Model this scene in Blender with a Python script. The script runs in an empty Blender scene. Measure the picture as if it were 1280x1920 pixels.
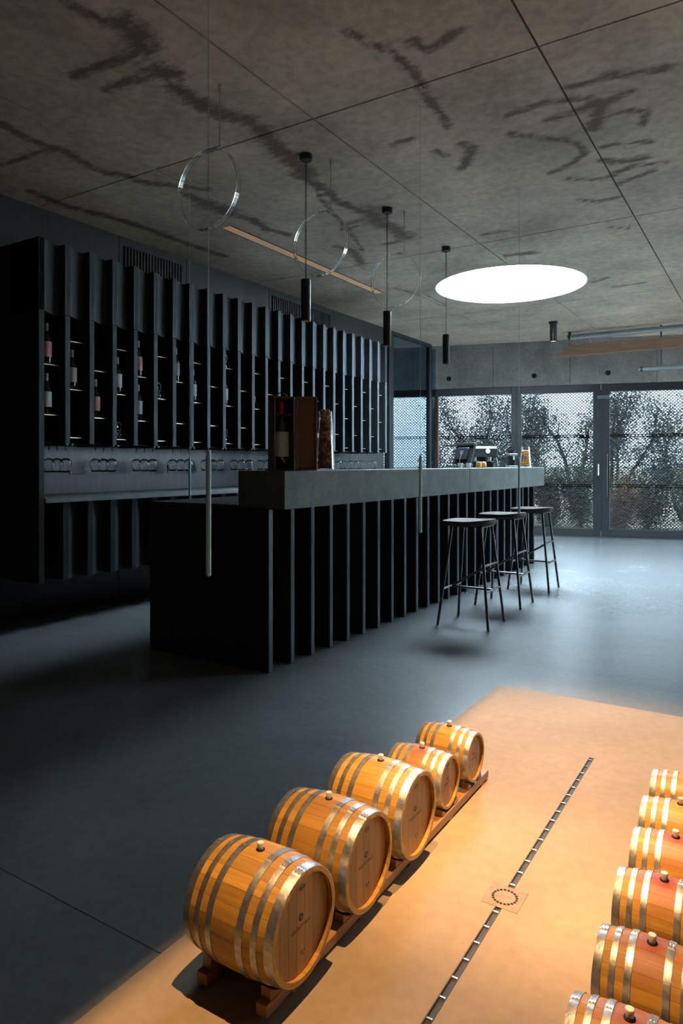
import bpy, bmesh, math, random
from math import sin, cos, pi, radians, sqrt
from mathutils import Vector, Matrix
from mathutils.geometry import delaunay_2d_cdt

random.seed(7)
SC = bpy.context.scene
COL = SC.collection

# ------------------------------------------------------------------ camera
EYE = 1.22
CAM_ANGLE = 32.07
cam_data = bpy.data.cameras.new('camera')
cam = bpy.data.objects.new('camera', cam_data)
COL.objects.link(cam)
cam.location = (0, 0, EYE)
cam.rotation_euler = (radians(90), 0, radians(CAM_ANGLE))
cam_data.sensor_fit = 'HORIZONTAL'
cam_data.sensor_width = 36.0
cam_data.lens = 36.0 * 1296 / 1280
cam_data.shift_x = 0
cam_data.shift_y = -(960 - 870) / 1280
cam_data.clip_start = 0.05
cam_data.clip_end = 300
SC.camera = cam

# ------------------------------------------------------------------ sky
SKY = 60.0
w = bpy.data.worlds.new('overcast_sky')
SC.world = w
w.use_nodes = True
nt = w.node_tree
nt.nodes.clear()
out = nt.nodes.new('ShaderNodeOutputWorld')
bg = nt.nodes.new('ShaderNodeBackground')
tc = nt.nodes.new('ShaderNodeTexCoord')
sx = nt.nodes.new('ShaderNodeSeparateXYZ')
mr = nt.nodes.new('ShaderNodeMapRange')
mr.inputs['From Min'].default_value = 0.0
mr.inputs['From Max'].default_value = 1.0
mr.inputs['To Min'].default_value = SKY
mr.inputs['To Max'].default_value = SKY * 3.0
bg.inputs['Color'].default_value = (0.74, 0.89, 1.0, 1)
nt.links.new(tc.outputs['Generated'], sx.inputs[0])
nt.links.new(sx.outputs['Z'], mr.inputs['Value'])
nt.links.new(mr.outputs['Result'], bg.inputs['Strength'])
nt.links.new(bg.outputs[0], out.inputs[0])

# ------------------------------------------------------------------ large lights
WARM = (1.0, 0.53, 0.21)


def spot(loc, target, watts, size, blend, radius, color=WARM):
    d = bpy.data.lights.new('cellar_spot', 'SPOT')
    d.energy = watts
    d.color = color
    d.spot_size = radians(size)
    d.spot_blend = blend
    d.shadow_soft_size = radius
    o = bpy.data.objects.new('cellar_spot', d)
    COL.objects.link(o)
    o.location = loc
    o.rotation_euler = (Vector(target) - Vector(loc)).to_track_quat('-Z', 'Y').to_euler()
    return o


LAMPS = ((-0.72, 1.32, 3.15), (-0.68, 2.45, 3.15))
for p_ in LAMPS:
    spot(p_, (p_[0], p_[1] + (0.25 if p_[1] > 2 else 0.0), 0), (640 if p_[1] < 2 else 1050), 46, 0.6, 0.003)


def portal(loc, rot, sx_, sy_):
    d = bpy.data.lights.new('window_portal', 'AREA')
    d.shape = 'RECTANGLE'
    d.size, d.size_y = sx_, sy_
    d.cycles.is_portal = True
    o = bpy.data.objects.new('window_portal', d)
    COL.objects.link(o)
    o.location = loc
    o.rotation_euler = rot
    return o


# ------------------------------------------------------------------ exposure
SC.view_settings.view_transform = 'Standard'
SC.view_settings.look = 'None'
SC.view_settings.exposure = 0.0
SC.view_settings.gamma = 1.0
SC.view_settings.use_curve_mapping = False

# ------------------------------------------------------------------ helpers
ZERO = Vector((0, 0, 0))


class MB:
    """collects shapes and links them as one mesh object"""

    def __init__(self):
        self.v, self.f = [], []

    def add(self, vs, fs):
        n = len(self.v)
        self.v += [tuple(p) for p in vs]
        self.f += [tuple(i + n for i in f) for f in fs]
        return self

    def box(self, x0, x1, y0, y1, z0, z1, c=0.0):
        """box with its twelve edges chamfered by c"""
        if c <= 0:
            vs = [(x, y, z) for z in (z0, z1) for y in (y0, y1) for x in (x0, x1)]
            fs = [(0, 2, 3, 1), (4, 5, 7, 6), (0, 1, 5, 4), (2, 6, 7, 3), (0, 4, 6, 2), (1, 3, 7, 5)]
            return self.add(vs, fs)
        bm = bmesh.new()
        bmesh.ops.create_cube(bm, size=1.0)
        for p in bm.verts:
            p.co = Vector(((x0 + x1) / 2 + p.co.x * (x1 - x0), (y0 + y1) / 2 + p.co.y * (y1 - y0), (z0 + z1) / 2 + p.co.z * (z1 - z0)))
        bmesh.ops.bevel(bm, geom=bm.edges[:], offset=c, segments=1, affect='EDGES', profile=0.5)
        bm.verts.index_update()
        self.add([p.co[:] for p in bm.verts], [[q.index for q in f.verts] for f in bm.faces])
        bm.free()
        return self

    def tube(self, pts, r, n=8, cap=True):
        pts = [Vector(p) for p in pts]
        rs = r if isinstance(r, (list, tuple)) else [r] * len(pts)
        base = len(self.v)
        up = None
        for i, p in enumerate(pts):
            t = (pts[min(i + 1, len(pts) - 1)] - pts[max(i - 1, 0)]).normalized()
            if up is None:
                up = Vector((0, 0, 1)) if abs(t.z) < 0.9 else Vector((1, 0, 0))
            a = t.cross(up).normalized()
            b = a.cross(t).normalized()
            up = b
            for k in range(n):
                q = 2 * pi * k / n
                self.v.append(tuple(p + (a * cos(q) + b * sin(q)) * rs[i]))
        for i in range(len(pts) - 1):
            for k in range(n):
                k2 = (k + 1) % n
                self.f.append((base + i * n + k, base + i * n + k2, base + (i + 1) * n + k2, base + (i + 1) * n + k))
        if cap:
            self.f.append(tuple(base + k for k in range(n))[::-1])
            self.f.append(tuple(base + (len(pts) - 1) * n + k for k in range(n)))
        return self

    def lathe(self, prof, n=24, axis='Z', at=(0, 0, 0), closed=False):
        """prof: (radius, height) pairs"""
        base = len(self.v)
        for (r, h) in prof:
            for k in range(n):
                q = 2 * pi * k / n
                c, s = r * cos(q), r * sin(q)
                p = (c, s, h) if axis == 'Z' else ((h, c, s) if axis == 'X' else (s, h, c))
                self.v.append((p[0] + at[0], p[1] + at[1], p[2] + at[2]))
        m = len(prof)
        for i in range(m if closed else m - 1):
            j = (i + 1) % m
            for k in range(n):
                k2 = (k + 1) % n
                self.f.append((base + i * n + k, base + i * n + k2, base + j * n + k2, base + j * n + k))
        if not closed:
            if prof[0][0] > 1e-6:
                self.f.append(tuple(base + k for k in range(n))[::-1])
            if prof[-1][0] > 1e-6:
                self.f.append(tuple(base + (m - 1) * n + k for k in range(n)))
        return self

    def prism(self, poly, z0, z1):
        """poly: (x, y) counter-clockwise, any shape"""
        n = len(poly)
        vs = [(x, y, z0) for x, y in poly] + [(x, y, z1) for x, y in poly]
        fs = [tuple(range(n))[::-1], tuple(range(n, 2 * n))]
        fs += [(k, (k + 1) % n, n + (k + 1) % n, n + k) for k in range(n)]
        return self.add(vs, fs)

    def xf(self, m, start=0):
        self.v[start:] = [tuple(m @ Vector(p)) for p in self.v[start:]]
        return self

    def mesh(self, name, mat, smooth=False, angle=40):
        me = bpy.data.meshes.new(name)
        me.from_pydata(self.v, [], self.f)
        bm = bmesh.new()
        bm.from_mesh(me)
        bmesh.ops.recalc_face_normals(bm, faces=bm.faces[:])
        bm.to_mesh(me)
        bm.free()
        if mat:
            me.materials.append(mat)
        if smooth:
            me.shade_smooth()
            if angle < 180:
                me.set_sharp_from_angle(angle=radians(angle))
        return me

    def build(self, name, mat, parent=None, smooth=False, angle=40, loc=None):
        o = bpy.data.objects.new(name, self.mesh(name, mat, smooth, angle))
        COL.objects.link(o)
        if parent:
            o.parent = parent
        if loc:
            o.location = loc
        return o


def inst(name, me, parent=None, loc=None, rot=None, mat=None):
    o = bpy.data.objects.new(name, me)
    COL.objects.link(o)
    if parent:
        o.parent = parent
    if loc:
        o.location = loc
    if rot:
        o.rotation_euler = rot
    return o


def thing(name, label, cat, loc=(0, 0, 0), rz=0.0, group=None):
    o = bpy.data.objects.new(name, None)
    COL.objects.link(o)
    o.empty_display_size = 0.1
    o.location = loc
    o.rotation_euler = (0, 0, rz)
    return tag(o, label, cat, group)


def tag(o, label, cat, group=None):
    o['label'] = label
    o['category'] = cat
    if group:
        o['group'] = group
    return o


def structure(o):
    o['kind'] = 'structure'
    return o


def stuff(o):
    o['kind'] = 'stuff'
    return o


def room_empty(name):
    o = bpy.data.objects.new(name, None)
    COL.objects.link(o)
    return structure(o)


def copy_tree(root, loc=None, rz=None):
    c = root.copy()
    COL.objects.link(c)
    if loc is not None:
        c.location = loc
    if rz is not None:
        c.rotation_euler = (0, 0, rz)
    for ch in root.children:
        d = ch.copy()
        COL.objects.link(d)
        d.parent = c
        for g in ch.children:
            e = g.copy()
            COL.objects.link(e)
            e.parent = d
    return c


# view frame used to turn a measured sight line into a place on a real plane of the room
FX, FY = -sin(radians(CAM_ANGLE)), cos(radians(CAM_ANGLE))
RX, RY = cos(radians(CAM_ANGLE)), sin(radians(CAM_ANGLE))


def on_plane(px, py, z):
    d = 1296 * (EYE - z) / (py - 870)
    l = (px - 640) / 1296 * d
    return (FX * d + RX * l, FY * d + RY * l)


# ------------------------------------------------------------------ materials
def mat_new(name):
    m = bpy.data.materials.new(name)
    m.use_nodes = True
    n = m.node_tree
    b = n.nodes['Principled BSDF']
    return m, n, b


def nd(n, typ, **kw):
    o = n.nodes.new(typ)
    for k, v in kw.items():
        if k in o.inputs:
            o.inputs[k].default_value = v
        else:
            setattr(o, k, v)
    return o


def plain(name, col, rough=0.5, metal=0.0, var=0.0, scale=30.0, bump=0.0, stretch=(1, 1, 1), spec=0.5, coat=0.0):
    m, n, b = mat_new(name)
    b.inputs['Base Color'].default_value = (*col, 1)
    b.inputs['Roughness'].default_value = rough
    b.inputs['Metallic'].default_value = metal
    b.inputs['Specular IOR Level'].default_value = spec
    b.inputs['Coat Weight'].default_value = coat
    t = nd(n, 'ShaderNodeTexCoord')
    mp = nd(n, 'ShaderNodeMapping')
    mp.inputs['Scale'].default_value = stretch
    nz = nd(n, 'ShaderNodeTexNoise', Scale=scale, Detail=6.0, Roughness=0.6)
    n.links.new(t.outputs['Object'], mp.inputs[0])
    n.links.new(mp.outputs[0], nz.inputs['Vector'])
    if var > 0:
        r = nd(n, 'ShaderNodeValToRGB')
        r.color_ramp.elements[0].position = 0.3
        r.color_ramp.elements[1].position = 0.7
        r.color_ramp.elements[0].color = (*[c * (1 - var) for c in col], 1)
        r.color_ramp.elements[1].color = (*[min(1, c * (1 + var)) for c in col], 1)
        n.links.new(nz.outputs['Fac'], r.inputs[0])
        n.links.new(r.outputs[0], b.inputs['Base Color'])
    if bump > 0:
        bp = nd(n, 'ShaderNodeBump', Strength=bump, Distance=0.01)
        n.links.new(nz.outputs['Fac'], bp.inputs['Height'])
        n.links.new(bp.outputs[0], b.inputs['Normal'])
    return m


def pane_glass(name, tint=(1, 1, 1), ior=1.5, rough=0.0):
    """thin clear glass: what is not mirrored passes straight through"""
    m = bpy.data.materials.new(name)
    m.use_nodes = True
    n = m.node_tree
    n.nodes.clear()
    o = n.nodes.new('ShaderNodeOutputMaterial')
    mx = n.nodes.new('ShaderNodeMixShader')
    fr = nd(n, 'ShaderNodeFresnel', IOR=ior)
    tr = n.nodes.new('ShaderNodeBsdfTransparent')
    tr.inputs[0].default_value = (*tint, 1)
    gl = nd(n, 'ShaderNodeBsdfGlossy', Roughness=rough)
    ge = n.nodes.new('ShaderNodeNewGeometry')
    sb = nd(n, 'ShaderNodeMath', operation='SUBTRACT')
    sb.inputs[0].default_value = 1.0
    n.links.new(ge.outputs['Backfacing'], sb.inputs[1])
    mu = nd(n, 'ShaderNodeMath', operation='MULTIPLY')
    n.links.new(fr.outputs[0], mu.inputs[0])
    n.links.new(sb.outputs[0], mu.inputs[1])
    n.links.new(mu.outputs[0], mx.inputs[0])
    n.links.new(tr.outputs[0], mx.inputs[1])
    n.links.new(gl.outputs[0], mx.inputs[2])
    n.links.new(mx.outputs[0], o.inputs[0])
    return m


def concrete(name, col, attr=None, scale=1.0, dark=0.45):
    m, n, b = mat_new(name)
    t = nd(n, 'ShaderNodeTexCoord')
    n1 = nd(n, 'ShaderNodeTexNoise', Scale=1.3 * scale, Detail=8.0, Roughness=0.62)
    n2 = nd(n, 'ShaderNodeTexNoise', Scale=16.0 * scale, Detail=6.0, Roughness=0.65)
    for q in (n1, n2):
        n.links.new(t.outputs['Object'], q.inputs['Vector'])
    r1 = nd(n, 'ShaderNodeValToRGB')
    e = r1.color_ramp.elements
    e[0].position, e[1].position = 0.32, 0.7
    e[0].color = (*[c * 0.66 for c in col], 1)
    e[1].color = (*[c * 1.25 for c in col], 1)
    n.links.new(n1.outputs['Fac'], r1.inputs[0])
    r2 = nd(n, 'ShaderNodeValToRGB')
    e = r2.color_ramp.elements
    e[0].position, e[1].position = 0.28, 0.62
    e[0].color = (0.72, 0.72, 0.72, 1)
    e[1].color = (1.08, 1.08, 1.08, 1)
    n.links.new(n2.outputs['Fac'], r2.inputs[0])
    mu = nd(n, 'ShaderNodeMix', data_type='RGBA', blend_type='MULTIPLY')
    mu.inputs[0].default_value = 1.0
    n.links.new(r1.outputs[0], mu.inputs[6])
    n.links.new(r2.outputs[0], mu.inputs[7])
    last = mu.outputs[2]
    if attr:
        at = nd(n, 'ShaderNodeAttribute', attribute_name=attr)
        n3 = nd(n, 'ShaderNodeTexNoise', Scale=9.0, Detail=8.0, Roughness=0.7)
        mp = nd(n, 'ShaderNodeMapping')
        mp.inputs['Scale'].default_value = (1.0, 2.2, 1.0)
        n.links.new(t.outputs['Object'], mp.inputs[0])
        n.links.new(mp.outputs[0], n3.inputs['Vector'])
        ad = nd(n, 'ShaderNodeMath', operation='MULTIPLY_ADD')
        n.links.new(n3.outputs['Fac'], ad.inputs[0])
        ad.inputs[1].default_value = 1.9
        n.links.new(at.outputs['Fac'], ad.inputs[2])
        mr_ = nd(n, 'ShaderNodeMapRange')
        mr_.inputs['From Min'].default_value = 1.22
        mr_.inputs['From Max'].default_value = 1.75
        n.links.new(ad.outputs[0], mr_.inputs['Value'])
        mx = nd(n, 'ShaderNodeMix', data_type='RGBA', blend_type='MIX')
        n.links.new(mr_.outputs[0], mx.inputs[0])
        n.links.new(last, mx.inputs[6])
        mx.inputs[7].default_value = (col[0] * 0.30, col[1] * 0.26, col[2] * 0.25, 1)
        last = mx.outputs[2]
    n.links.new(last, b.inputs['Base Color'])
    b.inputs['Roughness'].default_value = 0.75
    bp = nd(n, 'ShaderNodeBump', Strength=0.12, Distance=0.004)
    n.links.new(n2.outputs['Fac'], bp.inputs['Height'])
    n.links.new(bp.outputs[0], b.inputs['Normal'])
    return m


def floor_mat(name, c0, c1, rough, spec=0.5):
    m, n, b = mat_new(name)
    t = nd(n, 'ShaderNodeTexCoord')
    n1 = nd(n, 'ShaderNodeTexNoise', Scale=1.1, Detail=9.0, Roughness=0.6, Distortion=0.6)
    n2 = nd(n, 'ShaderNodeTexNoise', Scale=26.0, Detail=5.0, Roughness=0.6)
    for q in (n1, n2):
        n.links.new(t.outputs['Object'], q.inputs['Vector'])
    r = nd(n, 'ShaderNodeValToRGB')
    r.color_ramp.elements[0].position, r.color_ramp.elements[1].position = 0.3, 0.72
    r.color_ramp.elements[0].color, r.color_ramp.elements[1].color = (*c0, 1), (*c1, 1)
    n.links.new(n1.outputs['Fac'], r.inputs[0])
    r2 = nd(n, 'ShaderNodeValToRGB')
    r2.color_ramp.elements[0].position, r2.color_ramp.elements[1].position = 0.3, 0.65
    r2.color_ramp.elements[0].color, r2.color_ramp.elements[1].color = (0.9, 0.9, 0.9, 1), (1.05, 1.05, 1.05, 1)
    n.links.new(n2.outputs['Fac'], r2.inputs[0])
    mu = nd(n, 'ShaderNodeMix', data_type='RGBA', blend_type='MULTIPLY')
    mu.inputs[0].default_value = 1.0
    n.links.new(r.outputs[0], mu.inputs[6])
    n.links.new(r2.outputs[0], mu.inputs[7])
    n.links.new(mu.outputs[2], b.inputs['Base Color'])
    b.inputs['Roughness'].default_value = rough
    b.inputs['Specular IOR Level'].default_value = spec
    return m


def oak(name, c0, c1, axis='X', root=None, stain=0.0):
    """wood with its grain along one axis, each piece a little different"""
    m, n, b = mat_new(name)
    t = nd(n, 'ShaderNodeTexCoord')
    oi = nd(n, 'ShaderNodeObjectInfo')
    mp = nd(n, 'ShaderNodeMapping')
    mp.inputs['Scale'].default_value = {'X': (5, 90, 90), 'Y': (90, 5, 90), 'Z': (90, 90, 5)}[axis]
    cm = nd(n, 'ShaderNodeCombineXYZ')
    ml = nd(n, 'ShaderNodeMath', operation='MULTIPLY')
    ml.inputs[1].default_value = 37.0
    n.links.new(oi.outputs['Random'], ml.inputs[0])
    for i in range(3):
        n.links.new(ml.outputs[0], cm.inputs[i])
    n.links.new(cm.outputs[0], mp.inputs['Location'])
    n.links.new(t.outputs['Object'], mp.inputs[0])
    nz = nd(n, 'ShaderNodeTexNoise', Scale=1.0, Detail=5.0, Roughness=0.6, Distortion=0.5)
    n.links.new(mp.outputs[0], nz.inputs['Vector'])
    r = nd(n, 'ShaderNodeValToRGB')
    r.color_ramp.elements[0].position, r.color_ramp.elements[1].position = 0.25, 0.7
    r.color_ramp.elements[0].color, r.color_ramp.elements[1].color = (*c0, 1), (*c1, 1)
    n.links.new(nz.outputs['Fac'], r.inputs[0])
    hv = nd(n, 'ShaderNodeHueSaturation')
    mr_ = nd(n, 'ShaderNodeMapRange')
    mr_.inputs['To Min'].default_value, mr_.inputs['To Max'].default_value = 0.78, 1.16
    n.links.new(oi.outputs['Random'], mr_.inputs['Value'])
    n.links.new(mr_.outputs[0], hv.inputs['Value'])
    n.links.new(r.outputs[0], hv.inputs['Color'])
    last = hv.outputs[0]
    if root is not None and stain > 0:
        t2 = nd(n, 'ShaderNodeTexCoord')
        t2.object = root
        mp2 = nd(n, 'ShaderNodeMapping')
        mp2.inputs['Scale'].default_value = (1.0, 0.62, 1.0)
        n.links.new(t2.outputs['Object'], mp2.inputs[0])
        ds = nd(n, 'ShaderNodeVectorMath', operation='DISTANCE')
        n.links.new(mp2.outputs[0], ds.inputs[0])
        ds.inputs[1].default_value = (0, 0, root['top'])
        nz2 = nd(n, 'ShaderNodeTexNoise', Scale=34.0, Detail=4.0)
        n.links.new(t2.outputs['Object'], nz2.inputs['Vector'])
        a = nd(n, 'ShaderNodeMath', operation='MULTIPLY_ADD')
        a.inputs[1].default_value = 0.05
        n.links.new(nz2.outputs['Fac'], a.inputs[0])
        n.links.new(ds.outputs['Value'], a.inputs[2])
        m3 = nd(n, 'ShaderNodeMapRange')
        m3.inputs['From Min'].default_value, m3.inputs['From Max'].default_value = 0.04, 0.112
        m3.inputs['To Min'].default_value, m3.inputs['To Max'].default_value = stain, 0.0
        n.links.new(a.outputs[0], m3.inputs['Value'])
        mx = nd(n, 'ShaderNodeMix', data_type='RGBA', blend_type='MIX')
        n.links.new(m3.outputs[0], mx.inputs[0])
        n.links.new(last, mx.inputs[6])
        mx.inputs[7].default_value = (0.24, 0.037, 0.034, 1)
        last = mx.outputs[2]
    n.links.new(last, b.inputs['Base Color'])
    b.inputs['Roughness'].default_value = 0.5
    bp = nd(n, 'ShaderNodeBump', Strength=0.12, Distance=0.002)
    n.links.new(nz.outputs['Fac'], bp.inputs['Height'])
    n.links.new(bp.outputs[0], b.inputs['Normal'])
    return m


def glow(name, col, strength):
    m, n, b = mat_new(name)
    b.inputs['Base Color'].default_value = (*col, 1)
    b.inputs['Emission Color'].default_value = (*col, 1)
    b.inputs['Emission Strength'].default_value = strength
    return m


def clear_glass(name, col=(1, 1, 1), rough=0.0, ior=1.45):
    m, n, b = mat_new(name)
    b.inputs['Base Color'].default_value = (*col, 1)
    b.inputs['Transmission Weight'].default_value = 1.0
    b.inputs['Roughness'].default_value = rough
    b.inputs['IOR'].default_value = ior
    return m


M = {}
M['ceiling'] = concrete('ceiling_concrete', (0.50, 0.425, 0.335), 'stain')
M['ceiling_back'] = concrete('ceiling_joint_concrete', (0.06, 0.055, 0.05))
M['wall_concrete'] = concrete('wall_concrete', (0.26, 0.255, 0.25), scale=1.6)
M['floor'] = floor_mat('grey_screed', (0.120, 0.136, 0.148), (0.175, 0.195, 0.208), 0.27, 0.9)
M['inlay'] = floor_mat('sand_screed', (0.235, 0.188, 0.13), (0.325, 0.262, 0.185), 0.68)
M['black_wood'] = plain('black_stained_and_shaded_wood', (0.015, 0.019, 0.022), 0.5, var=0.45, scale=6.0, bump=0.15, stretch=(14, 14, 0.8), spec=0.2)  # stained panels, and fin and door sides darkened for shade
M['lit_wood'] = plain('lit_front_oak', (0.046, 0.057, 0.065), 0.65, var=0.55, scale=5.0, bump=0.25, stretch=(11, 11, 0.7), spec=0.22)  # tone of the fin and door faces turned to the light
M['wall_black'] = plain('black_wall_panel', (0.014, 0.018, 0.021), 0.55, var=0.3, scale=5.0, stretch=(10, 10, 0.8))
M['black_metal'] = plain('black_metal', (0.012, 0.014, 0.016), 0.38, var=0.2, scale=40)
M['frame'] = plain('anthracite_frame', (0.012, 0.016, 0.020), 0.45, var=0.15, scale=12)
M['mesh'] = plain('dark_expanded_metal', (0.020, 0.024, 0.027), 0.55, metal=0.0)
M['steel'] = plain('brushed_steel', (0.62, 0.62, 0.60), 0.3, metal=1.0, var=0.12, scale=20)
M['hoop'] = plain('galvanised_hoop', (0.40, 0.43, 0.46), 0.38, metal=0.9, var=0.3, scale=70, bump=0.1)
M['stone'] = concrete('green_grey_stone', (0.082, 0.105, 0.10), scale=3.0)
M['worktop'] = plain('dark_worktop', (0.03, 0.035, 0.038), 0.3, var=0.3, scale=8)
M['splash'] = plain('slate_blue_splashback', (0.05, 0.066, 0.082), 0.4, var=0.2, scale=4.0, stretch=(6, 6, 1))
M['edge'] = plain('counter_edge', (0.12, 0.135, 0.145), 0.35, var=0.15, scale=10)
M['shelf'] = plain('thin_brass_shelf', (0.40, 0.36, 0.29), 0.35, metal=0.6, var=0.1)
M['bottle'] = plain('dark_bottle_glass', (0.006, 0.008, 0.007), 0.07, coat=0.5)
M['label_white'] = plain('white_paper_label', (0.62, 0.66, 0.68), 0.6, var=0.15, scale=60)
M['label_pink'] = plain('pink_paper_label', (0.60, 0.30, 0.33), 0.6, var=0.25, scale=60)
M['label_beige'] = plain('beige_paper_label', (0.52, 0.47, 0.40), 0.6, var=0.2, scale=60)
M['label_grey'] = plain('grey_paper_label', (0.36, 0.40, 0.42), 0.55, var=0.2, scale=60)
M['label_silver'] = plain('silver_paper_label', (0.50, 0.72, 0.84), 0.35, metal=0.4, var=0.2, scale=60)
M['capsule'] = plain('grey_foil', (0.30, 0.33, 0.34), 0.35, metal=0.4)
M['capsule_red'] = plain('red_foil', (0.45, 0.03, 0.025), 0.35, metal=0.2)
M['glass'] = clear_glass('stemware_glass')
M['pane'] = pane_glass('window_glass', (0.95, 0.97, 0.97))
M['pane_solar'] = pane_glass('dark_solar_glass', (0.20, 0.21, 0.215), 1.28)
M['pane_light'] = pane_glass('light_solar_glass', (0.42, 0.44, 0.45))
M['pane_side'] = pane_glass('side_screen_glass', (0.74, 0.83, 0.90), 1.3)
M['acrylic'] = clear_glass('clear_acrylic', (0.97, 0.98, 0.98), 0.02, 1.49)
M['frosted'] = plain('pale_streak_rod', (0.36, 0.68, 0.82), 0.55)
M['wire'] = plain('steel_wire', (0.42, 0.45, 0.46), 0.4, metal=0.5)
M['cord'] = plain('black_cord', (0.02, 0.02, 0.022), 0.6)
M['lamp_glow'] = glow('warm_lamp_disc', (1.0, 0.52, 0.22), 2.2)
M['band_glow'] = glow('warm_reflected_band', (1.0, 0.60, 0.36), 0.10)  # reflected warm light put into a glowing colour
M['seat'] = plain('dark_stool_seat', (0.024, 0.020, 0.019), 0.6, var=0.2, scale=20, spec=0.15)
M['box_wood'] = oak('wine_box_wood', (0.075, 0.043, 0.026), (0.13, 0.078, 0.048), 'Z')
M['cork'] = plain('cork', (0.46, 0.22, 0.075), 0.8, var=0.5, scale=90, bump=0.4)
M['cork_dark'] = plain('dark_cork', (0.22, 0.10, 0.045), 0.8, var=0.5, scale=90, bump=0.4)
M['amber'] = plain('amber_glass', (0.55, 0.26, 0.02), 0.12)
M['white'] = plain('white_china', (0.75, 0.76, 0.76), 0.3)
M['plastic'] = plain('black_plastic', (0.016, 0.018, 0.021), 0.5, spec=0.3)
M['grey_plastic'] = plain('grey_plastic', (0.10, 0.115, 0.13), 0.35)
M['shaft'] = plain('white_skylight_shaft', (0.92, 0.92, 0.92), 0.6)
M['dome'] = pane_glass('skylight_dome', (0.97, 0.98, 0.98))
M['oak_rail'] = oak('rack_oak', (0.20, 0.10, 0.035), (0.29, 0.155, 0.06), 'Y')
M['oak_head'] = oak('head_oak', (0.28, 0.14, 0.04), (0.38, 0.20, 0.065), 'Z')
M['bung'] = plain('white_silicone_bung', (0.70, 0.74, 0.76), 0.45)
M['print'] = plain('black_brand_print', (0.035, 0.02, 0.012), 0.7)
M['drain'] = plain('dark_drain_steel', (0.03, 0.03, 0.033), 0.6)
M['drain_plate'] = plain('drain_plate', (0.20, 0.16, 0.115), 0.6, var=0.25, scale=50)
M['hole'] = plain('black_hole', (0.004, 0.004, 0.004), 0.9)
M['leaf_a'] = plain('olive_leaf', (0.10, 0.125, 0.08), 0.6, var=0.6, scale=3)
M['leaf_b'] = plain('dark_leaf', (0.028, 0.045, 0.032), 0.6, var=0.6, scale=3)
M['leaf_c'] = plain('dry_leaf', (0.33, 0.20, 0.11), 0.7, var=0.6, scale=3)
M['bark'] = plain('bark', (0.03, 0.024, 0.018), 0.9, var=0.4, scale=12, bump=0.6)
M['ground'] = plain('dry_slope', (0.21, 0.185, 0.13), 0.95, var=0.6, scale=1.5, bump=0.5)
M['duct'] = plain('spiral_duct', (0.35, 0.38, 0.40), 0.4, metal=0.7, var=0.1)
M['reflected'] = plain('reflected_orange', (0.34, 0.20, 0.125), 0.7, var=0.2, scale=5, stretch=(1, 8, 8))  # warm tone of a reflection put into the colour
M['terracotta'] = plain('rust_post', (0.28, 0.12, 0.07), 0.7)

# ------------------------------------------------------------------ room shell
CEIL = 3.30
XL, XR, XO, YB = -5.05, 4.2, -7.4, -3.0
WU = (0.9646, 0.2638)
WP = (-3.45, 11.70)


def wall_y(x):
    return WP[1] + (x - WP[0]) * WU[1] / WU[0]


# floor: two poured fields with a joint between them
floor = room_empty('floor')
for (a, b) in ((YB, 1.219), (1.222, None)):
    if b is None:
        poly = [(XO, a), (XR, a), (XR, wall_y(XR)), (XO, wall_y(XO))]
    else:
        poly = [(XO, a), (XR, a), (XR, b), (XO, b)]
    MB().prism(poly, -0.06, 0.0).build('floor_slab', M['floor'], floor)
MB().box(XO, XR, 1.20, 1.24, -0.05, -0.012).build('joint_filler', M['hole'], floor)

# sand coloured inlay the casks stand on, proud by a few millimetres
IX0, IX1, IY0, IY1 = -1.29, 0.02, 0.15, 3.68
GX, GW = -0.641, 0.0085            # drain line
inlay = room_empty('floor_inlay')
for (x0, x1) in ((IX0, GX - GW), (GX + GW, IX1)):
    MB().box(x0, x1, IY0, IY1, -0.01, 0.005).build('inlay_field', M['inlay'], inlay)
MB().box(GX - GW, GX + GW, 2.97, IY1, -0.01, 0.005).build('inlay_field', M['inlay'], inlay)

dr = thing('floor_drain', 'narrow dark slot drain with a square perforated cover in the sand coloured floor', 'drain', (GX, 1.9, 0))
MB().box(-GW, GW, 0.2 - 1.9, 2.97 - 1.9, 0.0002, 0.0012).build('channel', M['drain'], dr)
for s in (-1, 1):
    MB().box(s * GW - 0.0015, s * GW + 0.0015, 0.2 - 1.9, 2.97 - 1.9, 0.0, 0.0058).build('channel_edge', M['drain'], dr)
bar_me = MB().box(-GW, GW, -0.0022, 0.0022, 0.001, 0.0056).mesh('cross_bar', M['steel'])
y = 0.25
while y < 2.95:
    if abs(y - 1.885) > 0.055:
        inst('cross_bar', bar_me, dr, (0, y - 1.9, 0))
    y += 0.071
cv = MB().box(-0.052, 0.052, -0.052, 0.052, 0.003, 0.0062, 0.0008).build('cover', M['drain_plate'], dr, loc=(0, -0.015, 0))
hole_me = MB().lathe([(0.0042, 0.006), (0.0042, 0.0066)], 10).mesh('drain_hole', M['hole'])
for k in range(20):
    q = 2 * pi * k / 20
    inst('drain_hole', hole_me, cv, (0.033 * cos(q), 0.033 * sin(q), 0))

# ceiling: slab with the round opening, cast panels under it
SKC, SKR = (-2.62, 7.87), 0.86
xs = [-7.4, -6.42, -5.066, -3.711, -2.356, -1.0, 0.355, 1.71, 3.065, 4.2]
ys = [-3.0, -2.12, 0.66, 3.44, 6.22, 9.0, 11.78, 14.2]

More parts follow.
